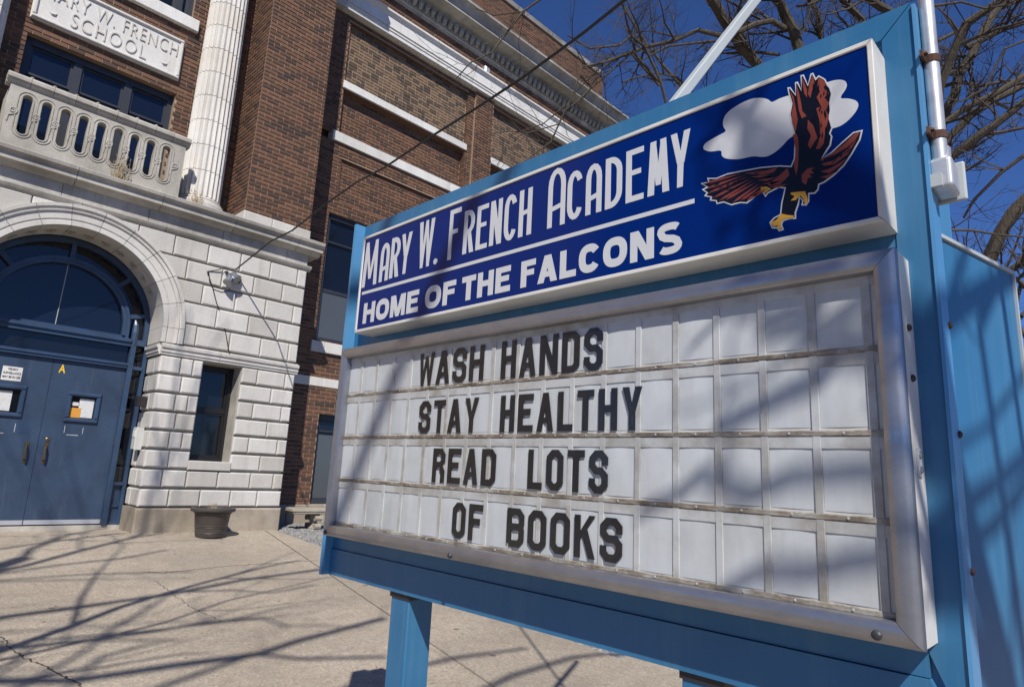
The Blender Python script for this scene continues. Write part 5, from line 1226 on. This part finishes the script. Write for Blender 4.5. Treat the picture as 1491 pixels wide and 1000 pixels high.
# ================================================================== THINGS BY THE WALL
def planter():
    c = at_g(303, 781); t = thing('planter', 'brown plastic planter with a rolled rim standing before the stone pier', 'planter', (3.50, 8.80, gz(8.80)))
    b = MB(); k = 1.0
    b.lathe([(.172, 0), (.175, .004), (.182, .05), (.188, .054), (.184, .060), (.192, .12), (.199, .125), (.195, .13), (.198, .138), (.202, .145), (.197, .15), (.199, .155), (.217, .29), (.230, .312), (.252, .318), (.268, .328), (.274, .345), (.271, .36), (.260, .37), (.248, .372), (.240, .366), (.236, .35), (.232, .31)], n=48)
    b.build('pot', POTM, t, smooth=True)
    b = MB(); b.lathe([(.230, .0), (.228, .008), (.15, .02), (.02, .024)], (0, 0, .305), 24); b.build('soil', SOIL, t)
    for i in range(9):
        a = random.random()*6.3; r_ = random.random()*.14; b = MB(); p = Vector((r_*math.cos(a), r_*math.sin(a), .34))
        b.tube([p, p+Vector((random.gauss(0, .02), random.gauss(0, .02), .05)), p+Vector((random.gauss(0, .03), random.gauss(0, .03), .09))], [.004, .003, .001], 5); b.build('dead_stem', STRAW, t)
planter()
def bench():
    zb = -.022; t = thing('bench', 'cast stone bench with scrolled pedestal on the gravel by the wing', 'bench', (5.95, 9.30, zb)); L = 1.15; ht = at_y(420, 740, 9.14).z-zb
    b = MB(); P = []
    hw, hd = L, .19
    for i in range(28):
        a = 2*math.pi*i/28; P.append((hw*math.copysign(abs(math.cos(a))**.35, math.cos(a)), hd*math.copysign(abs(math.sin(a))**.35, math.sin(a))))
    lv = [(.93, ht-.085), (.965, ht-.075), (.97, ht-.055), (1, ht-.045), (1, ht-.012), (.985, ht)]
    vs = []
    for s_, z in lv:
        d = (1-s_)*hd*3; vs += [(x*(1-d/hw), y*(1-d/hd*.6), z) for x, y in P]
    n = 28; fs = [(i*n+k, i*n+(k+1) % n, (i+1)*n+(k+1) % n, (i+1)*n+k) for i in range(5) for k in range(n)]+[tuple(range(n))[::-1], tuple(range(5*n, 6*n))]
    b.add(vs, fs); b.build('seat', BENCHM, t, smooth=True)
    for sx in (-1, 1):
        b = MB(); x = sx*.72; prof = [(.13, .0), (.13, .035), (.10, .05), (.075, .10), (.085, .16), (.115, .22), (.13, .27), (.12, ht-.11), (.13, ht-.087)]
        vs = []
        m_ = 16
        for r_, z in prof:
            for k in range(m_):
                a = 2*math.pi*k/m_; vs.append((x+r_*.55*math.cos(a)*(1+.05*math.cos(6*a)), r_*1.15*math.sin(a)*(1+.05*math.cos(6*a)), z))
        b.add(vs, [(i*m_+k, i*m_+(k+1) % m_, (i+1)*m_+(k+1) % m_, (i+1)*m_+k) for i in range(len(prof)-1) for k in range(m_)]+[tuple(range(m_))[::-1], tuple(range((len(prof)-1)*m_, len(prof)*m_))])
        for s2 in (-1, 1):                                 # scrolls at the foot and shoulder
            b.tube([(x-.05, s2*.12, .05), (x+.05, s2*.12, .05)], .045, 10); b.tube([(x-.055, s2*.135, ht-.15), (x+.055, s2*.135, ht-.15)], .04, 10)
        b.build('pedestal', BENCHM, t, smooth=True)
bench()
def wall_light():
    p = at_y(335, 408, YP-.02); t = thing('wall_light', 'silver two-headed floodlight fixed to the white stone wall above the window', 'wall light', (p.x, YP-.018, p.z))
    b = MB(); b.tube([(0, 0, 0), (0, -.05, 0)], [.06, .055], 16); b.build('mounting_plate', GREYB, t, smooth=True)
    def head(name, a, bdir, r_):
        h = link(name, None, t); a = Vector(a); d = Vector(bdir).normalized()
        b = MB(); b.tube([a-d*.10, a-d*.085, a-d*.05, a, a+d*.05, a+d*.075], [.02, .05, .066, .062, .072, .078], 16); b.build('shade', LAMPM, h, smooth=True)
        b = MB(); b.tube([a+d*.0755, a+d*.083], [.068, .06], 16); b.build('lens', LENS, h)
        b = MB(); b.tube([(0, -.04, 0), a-d*.06], .014, 8); b.build('knuckle', GREYB, h)
    head('lamp_head', (-.07, -.13, -.04), (-.45, -.25, -.85), .07); head('lamp_head', (.03, -.14, .05), (.35, -.6, -.55), .07)
    b = MB(); b.tube([(.10, -.03, .03), (.16, -.08, .0)], [.03, .045], 10); b.tube([(-.08, -.03, .11), (-.10, -.05, .13)], [.02, .03], 8); b.build('sensor', DEVBLK, t, smooth=True)
wall_light()
bpy.data.objects['wall_light'].scale = (.78, .78, .78)
def cables():
    P = [at_y(304, 395, YP-.03)]
    pts = [(320, 393, 9.05), (328, 390, 8.98), (338, 393, 8.9), (347, 390, 8.85), (362, 374, 8.75), (395, 351, 8.45), (425, 336, 8.2), (480, 293, 7.7), (520, 265, 7.3), (560, 244, 6.95), (620, 204, 6.3), (690, 160, 5.7), (760, 114, 5.1), (850, 48, 4.5), (910, 0, 4.15), (985, -70, 3.8)]
    dp = []
    for x, y, Y in pts:
        D = (at_y(304, 395, YP-.03)-EYE).dot(fw); 
    P = [at_y(304, 395, YP-.03), at_y(318, 393, YP-.05), at_y(327, 389, YP-.07), at_y(336, 393, YP-.07), at_y(345, 391, YP-.10)]
    D0 = (P[-1]-EYE).dot(fw); n = len(pts)-5
    for i, (x, y, _) in enumerate(pts[5:]): P.append(at_d(x, y, D0+(3.0-D0)*((i+1)/n)**1.1))
    d = P[-1]-P[-2]; P += [P[-1]+d*2, P[-1]+d*5]
    b = MB(); b.tube(P, [.007]*4+[.0105]*(len(P)-4), 8)
    o = b.build('overhead_cable', CABLE, None, smooth=True); o['label'] = 'thick black cable strung from the stone wall up past the roof'; o['category'] = 'cable'
    # smaller leads hanging down from the hook to the lamp and the ground
    b = MB(); A = lambda x, y, o=.03: at_y(x, y, YP-o)
    b.tube([A(303, 396), A(305, 405), A(310, 420), A(315, 440), A(321, 458, .02), A(328, 482, .02), A(335, 520, .05)], .007, 6)
    b.tube([A(304, 396), A(305, 410), A(311, 421), A(322, 425), A(330, 425), A(335, 420)], .005, 6); b.tube([A(311, 414), A(320, 419), A(330, 419)], .004, 6)
    o = b.build('lamp_lead', CABLE, None); o['label'] = 'thin black leads hanging from the wall hook beside the floodlight'; o['category'] = 'wire'
    b = MB(); b.tube([A(303, 396, .0), A(303, 396, .06)], .014, 8); b.build('cable_hook', DEVBLK, o)
cables()
def wallboxes():
    # intercom on the arch reveal, beside the door
    t = thing('intercom', 'white intercom box beside the blue door frame on the arch reveal', 'intercom', (2.70, 9.45, 0))
    z1 = at_x(193, 622, 2.62).z; z0 = z1-.29
    b = MB(); b.cham(FXm(-.02), -.075, .075, z0, z1, -.02, .07, .012); b.build('box', GREYB, t)
    b = MB(); b.cham(FXm(-.0905), -.05, .05, z1-.13, z1-.04, -.001, .006, .003); b.build('speaker_plate', WPAINT, t)
    b = MB(); b.tube([(.0, 0, z0), (.0, 0, z0-.08)], [.02, .014], 8); b.build('conduit_stub', DEVBLK, t)
    t = thing('door_camera', 'small dark box camera above the intercom on the arch reveal', 'camera', (2.70, 9.50, 0))
    z = at_x(208, 585, 2.62).z; b = MB(); b.cham(FXm(-.02), -.06, .06, z-.05, z+.08, -.02, .10, .01); b.build('housing', DEVBLK, t)
    b = MB(); b.tube([(-.06, 0, z+.02), (-.11, -.02, z-.0)], [.028, .034], 10); b.build('lens_tube', DEVBLK, t)
wallboxes()
def weeds():
    for x, y, n, h, lab in ((288, 268, 46, .30, 'dry straw coloured weed growing on the ledge beside the column'), (180, 232, 40, .34, 'dry bare creeper hanging on the balustrade slots')):
        p = at_y(x, y, 9.35 if x > 200 else 9.22); b = MB(); base = Vector((p.x, p.y, 4.41 if x > 200 else 4.41))
        for i in range(n):
            a = random.random()*6.3; s_ = Vector((math.cos(a)*.10, math.sin(a)*.04-.01, 1)); L = h*random.uniform(.4, 1.1); q = base+Vector((random.gauss(0, .05), random.gauss(0, .015), 0)); pts = [q]
            for k in range(4): s_ += Vector((random.gauss(0, .2), random.gauss(0, .1), random.gauss(0, .1))); q = q+s_.normalized()*L/4; pts.append(q)
            b.tube(pts, [.003, .003, .002, .002, .001], 4)
            if random.random() < .6: b.tube([pts[-1], pts[-1]+Vector((random.gauss(0, .02), 0, .03))], [.005, .002], 4)
        o = b.build('dry_weed', STRAW, None); o['label'] = lab; o['category'] = 'weed'
weeds()

# ================================================================== TREES
class Tree:
    def __init__(s, name, label, trunk_r, seed, group=None):
        s.t = thing(name, label, 'tree', group=group); s.rnd = random.Random(seed); s.tw = MB(); s.n = 0
    def curl(s, p, d, L, n, wig, lift=.05):
        pts = [Vector(p)]; d = Vector(d).normalized()
        for i in range(n):
            d = (d+Vector((s.rnd.gauss(0, wig), s.rnd.gauss(0, wig), s.rnd.gauss(0, wig)+lift))).normalized(); pts.append(pts[-1]+d*L/n)
        return pts
    def sprout(s, pts, r0, r1, L, depth, dens=1.0, lift=.06):
        """side branches along a limb"""
        if depth < 0: return
        tot = sum((b-a).length for a, b in zip(pts, pts[1:])); n = max(1, int(tot*dens))
        for i in range(n):
            t = s.rnd.uniform(.12, 1); k = min(len(pts)-2, int(t*(len(pts)-1))); f = t*(len(pts)-1)-k; q = pts[k].lerp(pts[k+1], f); ax = (pts[k+1]-pts[k]).normalized()
            v = Vector((s.rnd.gauss(0, 1), s.rnd.gauss(0, 1), s.rnd.gauss(0, 1)+.3)); v -= ax*v.dot(ax); v.normalize()
            d = ax*s.rnd.uniform(.5, 1.0)+v*.9; l = L*s.rnd.uniform(.45, 1.1); r_ = min((r0+(r1-r0)*t)*.6, .0055+.009*depth*l)
            c = s.curl(q, d, l, 5 if depth > 0 else 4, .16, lift); rr = [r_*(1-.75*j/(len(c)-1)) for j in range(len(c))]
            s.tw.tube(c, rr, 5 if r_ > .012 else 3, False); s.n += 1
            s.sprout(c, r_, r_*.25, L*.52, depth-1, dens*2.0, lift)
    def limb(s, pts, r0, r1, n=8, L=1.2, depth=2, dens=1.0, name='limb'):
        pts = [Vector(p) for p in pts]; 
        # soften the polyline
        out = [pts[0]]
        for a, b in zip(pts, pts[1:]):
            m = max(1, int((b-a).length/.35))
            for i in range(1, m+1): out.append(a.lerp(b, i/m)+Vector((s.rnd.gauss(0, .014), s.rnd.gauss(0, .014), s.rnd.gauss(0, .014)))*(1 if r0 > .02 else .6))
        rr = [(r0+(r1-r0)*i/(len(out)-1))*(1+s.rnd.uniform(-.09, .09)) for i in range(len(out))]
        b = MB(); b.tube(out, rr, n); b.build(name, BARK, s.t, smooth=True)
        s.sprout(out, r0, r1, L, depth, dens); return out
    def done(s): s.tw.build('twigs', TWIG, s.t, recalc=False, kind='stuff')
def px_limb(tr, px, D0, D1, w0, w1, pre=None, **k):
    n = len(px); P = [at_d(x, y, D0+(D1-D0)*i/(n-1)) for i, (x, y) in enumerate(px)]
    if pre is not None: P = [Vector(pre)]+P
    return tr.limb(P, w0*D0/FPX/2, w1*D1/FPX/2, **k)
def sight_trees():
    t = Tree('bare_tree', 'large bare tree whose thick dark limbs fan out at the right edge behind the sign', .25, 11)
    D = 7.5; fork = at_d(1350, 440, D); base = Vector((fork.x+.1, fork.y+.1, -.3))
    t.limb([base, base.lerp(fork, .5)+Vector((.05, 0, 0)), fork, fork+Vector((.03, 0, .35)), fork+Vector((.1, .05, .8))], .24, .05, 12, depth=0, dens=.0, name='trunk')
    f2 = at_d(1400, 470, D)
    for px, d0, d1, w0, w1, pre in (
        ([(1368, 128), (1390, 66), (1408, 38), (1442, 12), (1466, -6), (1500, -40)], 7.3, 6.8, 15, 10, at_d(1352, 300, 7.5)),
        ([(1372, 172), (1386, 140), (1396, 112), (1410, 84), (1430, 46), (1446, 20), (1480, -20)], 7.6, 7.6, 15, 10, at_d(1355, 300, 7.6)),
        ([(1408, 70), (1442, 52), (1462, 40), (1500, 27)], 7.6, 7.4, 9, 7, None),
        ([(1367, 128), (1400, 120), (1430, 124), (1464, 118), (1500, 120)], 7.4, 7.2, 6, 4, None),
        ([(1374, 182), (1410, 158), (1450, 136), (1470, 124), (1510, 98)], 7.2, 7.0, 10, 8, at_d(1340, 260, 7.5)),
        ([(1380, 205), (1410, 172), (1440, 150), (1510, 118)], 7.8, 7.6, 13, 9, at_d(1350, 300, 7.8)),
        ([(1380, 230), (1424, 198), (1450, 178), (1510, 134)], 7.0, 6.6, 14, 11, at_d(1345, 330, 7.4)),
        ([(1436, 380), (1460, 334), (1478, 306), (1515, 268)], 6.9, 6.7, 22, 17, f2),
        ([(1378, 336), (1410, 338), (1450, 342), (1500, 345)], 6.6, 6.4, 4.5, 3, at_d(1350, 350, 6.8)),
        ([(1462, 398), (1491, 379), (1530, 355)], 7.2, 7, 12, 9, f2), ([(1478, 402), (1491, 414), (1540, 440)], 7.2, 7, 10, 8, f2),
        ([(1500, 445), (1485, 470), (1520, 560)], 7.4, 7, 6, 3, None),
        ([(1500, 220), (1455, 250), (1420, 290), (1400, 320)], 6.8, 7.2, 6, 3, None),
        ([(1491, 60), (1465, 72), (1450, 95), (1432, 128), (1400, 148), (1370, 140)], 6.2, 6.4, 3.5, 1.6, None),
        ([(1365, 60), (1395, 45), (1430, 20), (1470, -10)], 8.4, 8.4, 6, 4, None), ([(1355, 10), (1400, 4), (1432, 12), (1460, 8), (1500, -10)], 7, 6.6, 3.5, 2.5, None)):
        px_limb(t, px, d0, d1, w0, w1, pre, L=1.0, depth=2, dens=3.6)
    t.done()
    t = Tree('bare_tree', 'bare tree with forked grey limbs rising above the top edge of the sign', .25, 23)
    D = 9.2; fork = at_d(1150, 330, D); base = Vector((fork.x, fork.y+.2, -.3))
    t.limb([base, base.lerp(fork, .5)+Vector((.1, 0, 0)), fork, fork+Vector((.0, 0, .5)), fork+Vector((.05, .05, 1.1))], .24, .05, 12, depth=0, dens=.0, name='trunk')
    for px, d0, d1, w0, w1, pre in (
        ([(1103, 99), (1081, 68), (1067, 50), (1053, 26), (1041, 8), (1020, -20)], 9.0, 8.6, 19, 14, fork),
        ([(1164, 80), (1155, 46), (1143, 26), (1133, 10), (1118, -15)], 9.2, 9, 18, 14, fork),
        ([(1196, 60), (1192, 26), (1182, 10), (1172, -12)], 9.6, 9.5, 8, 6, fork),
        ([(1143, 42), (1121, 30), (1101, 34), (1077, 48), (1049, 50), (1013, 46), (980, 60), (940, 70), (900, 84), (862, 98)], 8.9, 8.2, 9, 4, None),
        ([(1135, 80), (1081, 70), (1041, 62), (972, 68), (930, 90)], 9.3, 9, 5, 2.5, None),
        ([(1256, 36), (1245, 20), (1232, 4), (1218, -15)], 9.6, 9.5, 12, 10, fork), ([(1300, 18), (1280, 10), (1262, -4), (1240, -30)], 9.0, 8.8, 13, 11, at_d(1320, 120, 9.2)),
        ([(1121, 30), (1100, 10), (1090, -10)], 8.9, 8.9, 4, 3, None), ([(1160, 10), (1180, 6), (1210, -8)], 8.9, 8.9, 4, 3, None),
        ([(1060, 170), (1020, 140), (985, 112), (955, 108), (905, 120)], 9.4, 9.0, 4, 2, None),
        ([(1010, 165), (990, 130), (965, 95), (930, 50), (910, 10), (900, -20)], 10, 10, 5, 3, None)):
        px_limb(t, px, d0, d1, w0, w1, pre, L=1.1, depth=2, dens=3.8)
    t.done()
    t = Tree('bare_tree', 'bare tree whose thin twigs cross in front of the school roof edge', .2, 31)
    D = 8.2; st = at_d(980, 190, D); base = Vector((st.x+.1, st.y, -.3))
    t.limb([base, base.lerp(st, .5), st], .14, .07, 10, depth=0, dens=0, name='trunk')
    for px, d0, d1, w0, w1 in (
        ([(980, 190), (960, 120), (940, 66), (920, 53), (903, 63), (862, 72), (838, 63), (826, 53)], 8.2, 7.6, 5, 2.2), ([(960, 120), (920, 75), (886, 89), (850, 97)], 8.2, 7.7, 4, 2.5),
        ([(800, -10), (763, 17), (739, 46), (714, 77), (685, 94), (666, 113)], 7, 6.8, 3.5, 1.6), ([(790, -5), (763, 17), (720, 22), (690, 12)], 7, 7, 2.5, 1.4), ([(766, 14), (742, 40), (722, 62)], 7.1, 7, 2.5, 1.2),
        ([(960, 125), (920, 80), (862, 128), (820, 169), (801, 205), (777, 225)], 8.2, 8, 4, 2.2), ([(862, 128), (845, 110), (852, 92), (840, 70)], 8, 7.7, 2.8, 1.3),
        ([(850, 95), (832, 140), (815, 180), (770, 195), (742, 192), (715, 196)], 7.8, 7.7, 2.5, 1.2), ([(828, 150), (790, 180), (745, 195), (725, 240)], 7.9, 7.9, 2, 1), ([(930, -10), (900, 30), (886, 60), (905, 66)], 7.5, 7.5, 2, 1.2)):
        px_limb(t, px, d0, d1, w0, w1, None, L=.8, depth=2, dens=3.6)
    t.done()
sight_trees()

def shade_tree(x, y, h, seed, label, lean=(0, 0), r_=.2, spread=.75, nl=7, dens=.9, h0=.28):
    """full bare tree standing on the street side; throws the branch shadows"""
    t = Tree('bare_tree', label, r_, seed); z0 = gz(y)-.1
    P = [(x, y, z0)]+[(x+lean[0]*k, y+lean[1]*k, z0+h*.62*k) for k in (.3, .65, 1)]
    tr = t.limb(P, r_, r_*.55, 12, depth=0, dens=0, name='trunk')
    for i in range(nl):
        k = h0+(1-h0)*i/(nl-1); q = tr[min(len(tr)-1, int(k*(len(tr)-1)))]; a = i*2.4+t.rnd.random()
        L = h*.5*(1-.35*k)
        d = Vector((math.cos(a)*spread, math.sin(a)*spread, .75+.5*k)); c = t.curl(q, d, L, 7, .13, .03)
        rr = r_*(.42-.14*k); out = t.limb(c, rr, rr*.25, 7, depth=-1)
        for j in range(4):
            m = 2+t.rnd.randrange(len(out)-3); ax = (out[m+1]-out[m-1]).normalized(); v = Vector((t.rnd.gauss(0, 1), t.rnd.gauss(0, 1), t.rnd.gauss(0, 1))); c2 = t.curl(out[m], ax+v*.55, L*.5, 5, .15, .04)
            ra = rr*.4; o2 = t.limb(c2, ra, ra*.3, 5, L=h*.10, depth=1, dens=dens, name='branch')
        t.sprout(out, rr, rr*.3, h*.1, 1, dens)
    t.done()
shade_tree(-6.0, -2.6, 10.5, 5, 'bare street tree behind the viewer nearest the road', (.3, .6), .15)
shade_tree(-3.4, 1.7, 14, 8, 'bare street tree left of the viewer shading the entrance front', (.2, .3), .16, dens=.8)
shade_tree(-7.5, -1.0, 13, 14, 'tall bare street tree farther left shading the school front', (.3, .3), .2, dens=.5)

def cast_limbs():
    """limbs of one more street tree, placed where their shadows fall on pavement and sign as in the place"""
    t = Tree('bare_tree', 'low spreading bare tree beside the viewer with long level limbs', .2, 41)
    g_ = lambda x, y: at_g(x, y); c3 = lambda x, y: (x/2.273, 560+y/2.273)
    hub = Vector((-4.8, -2.8, 7.0)); base = Vector((-5.0, -3.0, -1.1))
    t.limb([base, base.lerp(hub, .5)+Vector((.08, 0, 0)), hub, hub+Vector((-.3, .5, 3.2))], .20, .08, 12, depth=0, dens=0, name='trunk')
    for pts, w, T0, T1 in (([(-60, 548), (0, 541), (130, 525), (290, 505), (400, 490)], .05, 8.5, 8.3), ([(-60, 632), (0, 625), (200, 596), (400, 572), (560, 545)], .05, 8.2, 8.2),
                     ([(-40, 648), (0, 645), (250, 628), (640, 618)], .035, 7.6, 7.4), ([(-80, 790), (0, 770), (250, 737), (560, 690), (800, 645), (1060, 610)], .075, 7, 7.4),
                     ([(560, 690), (760, 682), (900, 690), (1050, 662)], .04, 7.1, 7.2), ([(-80, 978), (0, 975), (250, 972), (560, 930), (850, 890), (1100, 812), (1273, 770)], .085, 6.4, 6.6),
                     ([(850, 890), (1000, 905), (1273, 900)], .05, 6.5, 6.4), ([(250, 972), (330, 900), (520, 850)], .04, 6.4, 6.2), ([(100, 870), (330, 850), (600, 845)], .035, 6.8, 6.7),
                     ([(1200, 985), (1350, 940), (1500, 900), (1750, 870)], .05, 6.2, 6.2), ([(1700, 960), (1900, 905), (2150, 880), (2400, 960)], .05, 6.2, 6.2)):
        n = len(pts); P = [g_(*c3(*p))+SUNV*(T0+4+(T1-T0)*i/(n-1)) for i, p in enumerate(pts)]
        P = ([hub+Vector((0, 0, t.rnd.uniform(-.8, 1.6)))]+P) if pts[0][0] < 1100 else [P[0]+Vector((-1.6, -.2, -.3))]+P
        t.limb(P, w*.78, w*.42, 7, L=.6, depth=1, dens=.45)
    XS = 1.5*KS; a = lambda x, y: (900+x/3.467, 380+y/3.467); b_ = lambda x, y: (900+x/3.126, 600+y/3.126); c = lambda x, y: (1300+x/5, 280+y/5); d = lambda x, y: (1291+x/3.845, 560+y/3.845); e = lambda x, y: (1000+x/3.704, 80+y/3.704)
    hub2 = Vector((-.2, -2.2, 3.6)); h1 = Vector((-4.9, -2.9, 4.4)); t.limb([h1, h1.lerp(hub2, .5)+Vector((0, -.1, .3)), hub2], .06, .035, 8, depth=0, dens=0)
    Y_ = .2
    for f, pts, w, T, pl in ((a, [(560, 790), (760, 655), (980, 512), (1120, 420), (1300, 330)], 0.050, 3.4, 'x'), (b_, [(140, 372), (300, 292), (400, 250), (600, 262), (850, 232), (1170, 130)], 0.037, 3.6, 'x'), (b_, [(500, 790), (700, 715), (900, 645), (1100, 590)], 0.040, 3.8, 'x'),
                     (a, [(800, 200), (950, 210), (1060, 260), (1180, 330), (1270, 330)], 0.056, 3.3, 'x'), (a, [(360, 380), (440, 320), (530, 240), (640, 180)], 0.020, 3.2, 'x'), (a, [(1060, 300), (1120, 200), (1200, 150)], 0.025, 3.2, 'x'), (a, [(780, 370), (900, 310), (1000, 240)], 0.018, 3.1, 'x'),
                     (c, [(130, 670), (310, 580), (400, 540)], 0.037, 3.1, 'x'), (d, [(240, 760), (385, 640)], 0.037, 3.2, 'x'), (d, [(200, 420), (360, 350)], 0.035, 3.2, 'x'),
                     (c, [(350, 860), (600, 870), (800, 915), (940, 960)], 0.056, 3.0, 'y'), (c, [(420, 850), (430, 700), (490, 580), (560, 470)], 0.033, 3.0, 'y'), (c, [(600, 860), (720, 720), (850, 600)], 0.037, 3.0, 'y'),
                     (d, [(420, 570), (600, 535), (769, 460), (850, 420)], 0.040, 3.2, 'y'), (d, [(440, 840), (600, 760), (769, 620)], 0.040, 3.3, 'y'), (d, [(440, 320), (560, 220), (700, 60)], 0.025, 3.1, 'y'),
                     (e, [(345, 570), (338, 420), (310, 330), (270, 270), (225, 215)], 0.040, 3.0, 'x'), (e, [(338, 400), (372, 290), (378, 200), (372, 60), (395, -40)], 0.020, 3.0, 'x'), (e, [(50, 470), (160, 410), (260, 330)], 0.025, 3.1, 'x'),
                     (e, [(50, 585), (140, 590), (220, 625), (300, 600)], 0.015, 3.1, 'x'), (e, [(250, 960), (270, 830), (300, 790)], 0.018, 3.1, 'x'), (e, [(350, 700), (390, 820), (380, 930), (450, 980)], 0.022, 3.0, 'x')):
        P = []
        n = len(pts)
        for i, p in enumerate(pts):
            q = at_x(*f(*p), XS) if pl == 'x' else at_y(*f(*p), .22)
            P.append(q+SUNV*(T+.1*i/n))
        if (P[-1]-hub2).length < (P[0]-hub2).length: P.reverse()
        P = [hub2+Vector((0, 0, t.rnd.uniform(-.05, .05)))]+P                # every branch springs from the overhanging limb
        t.limb(P, w*.5, w*.3, 6, L=.30, depth=1, dens=.8)
    t.done()
cast_limbs()

def litter():
    rnd = random.Random(12); b = MB()
    for i in range(260):
        if i < 90: x, y = rnd.uniform(1.2, 4.5), 9.16-abs(rnd.gauss(0, .10))
        else: x, y = rnd.uniform(.4, 5), rnd.uniform(2.5, 9)
        r_ = rnd.uniform(.006, .018); a = rnd.random()*6.3; z = gz(y)+.002
        b.add([(x+math.cos(a)*r_, y+math.sin(a)*r_, z), (x+math.cos(a+1.9)*r_*.6, y+math.sin(a+1.9)*r_*.6, z+rnd.random()*.008), (x-math.cos(a)*r_, y-math.sin(a)*r_, z+.002), (x+math.cos(a-1.9)*r_*.6, y+math.sin(a-1.9)*r_*.6, z+rnd.random()*.006)], [(0, 1, 2), (0, 2, 3)])
    o = b.build('leaf_litter', STRAW, None, recalc=False, kind='stuff'); o['label'] = 'scattered dry leaf bits on the pavement'
litter()
def street_side():
    """what stands across the street, seen in the window glass"""
    sid = simple('house_siding', (.42, .40, .36), .8, 0, 4, .3); roof = simple('roof_shingle', (.06, .055, .05), .9, 0, 8, .3); asph = simple('asphalt', (.05, .05, .052), .9, 0, 6, .3)
    MB().box(-80, 80, -24, -12, -1.42, -1.385).build('road', asph, None, kind='structure')
    for k, (x, w, h, lab) in enumerate(((-16, 9, 5.5, 'two storey pale house across the street, leftmost'), (-2, 8, 4.2, 'low pale house across the street between two taller ones'), (12, 10, 5.8, 'wide tall pale house across the street, rightmost'))):
        t = thing('house', lab, 'house', (x, -38, -1.4), group='houses across the street')
        MB().box(-w/2, w/2, -4, 4, 0, h).build('wall', sid, t)
        b = MB(); b.add([(-w/2-.4, 4.4, h), (w/2+.4, 4.4, h), (w/2+.4, -4.4, h), (-w/2-.4, -4.4, h), (-w/2-.4, 0, h+2.6), (w/2+.4, 0, h+2.6)], [(0, 1, 5, 4), (2, 3, 4, 5), (0, 4, 3), (1, 2, 5), (3, 2, 1, 0)]); b.build('roof', roof, t)
        for q in (-.3, .3): MB().box(w*q-.5, w*q+.5, 4.002, 4.04, 1.2, 2.7).build('window', GLASS, t)
        MB().box(-.45, .45, 4.002, 4.05, 0, 2.1).build('door', NAVYF, t)
    for k, (x, y, h) in enumerate(((-9, -30, 9), (5, -29, 11), (19, -31, 10))):
        shade_tree(x, y, h, 50+k, 'bare tree across the street, '+('left', 'middle', 'right')[k]+' of the three by the houses', (.2, .1), .2, dens=.4, nl=6)
street_side()
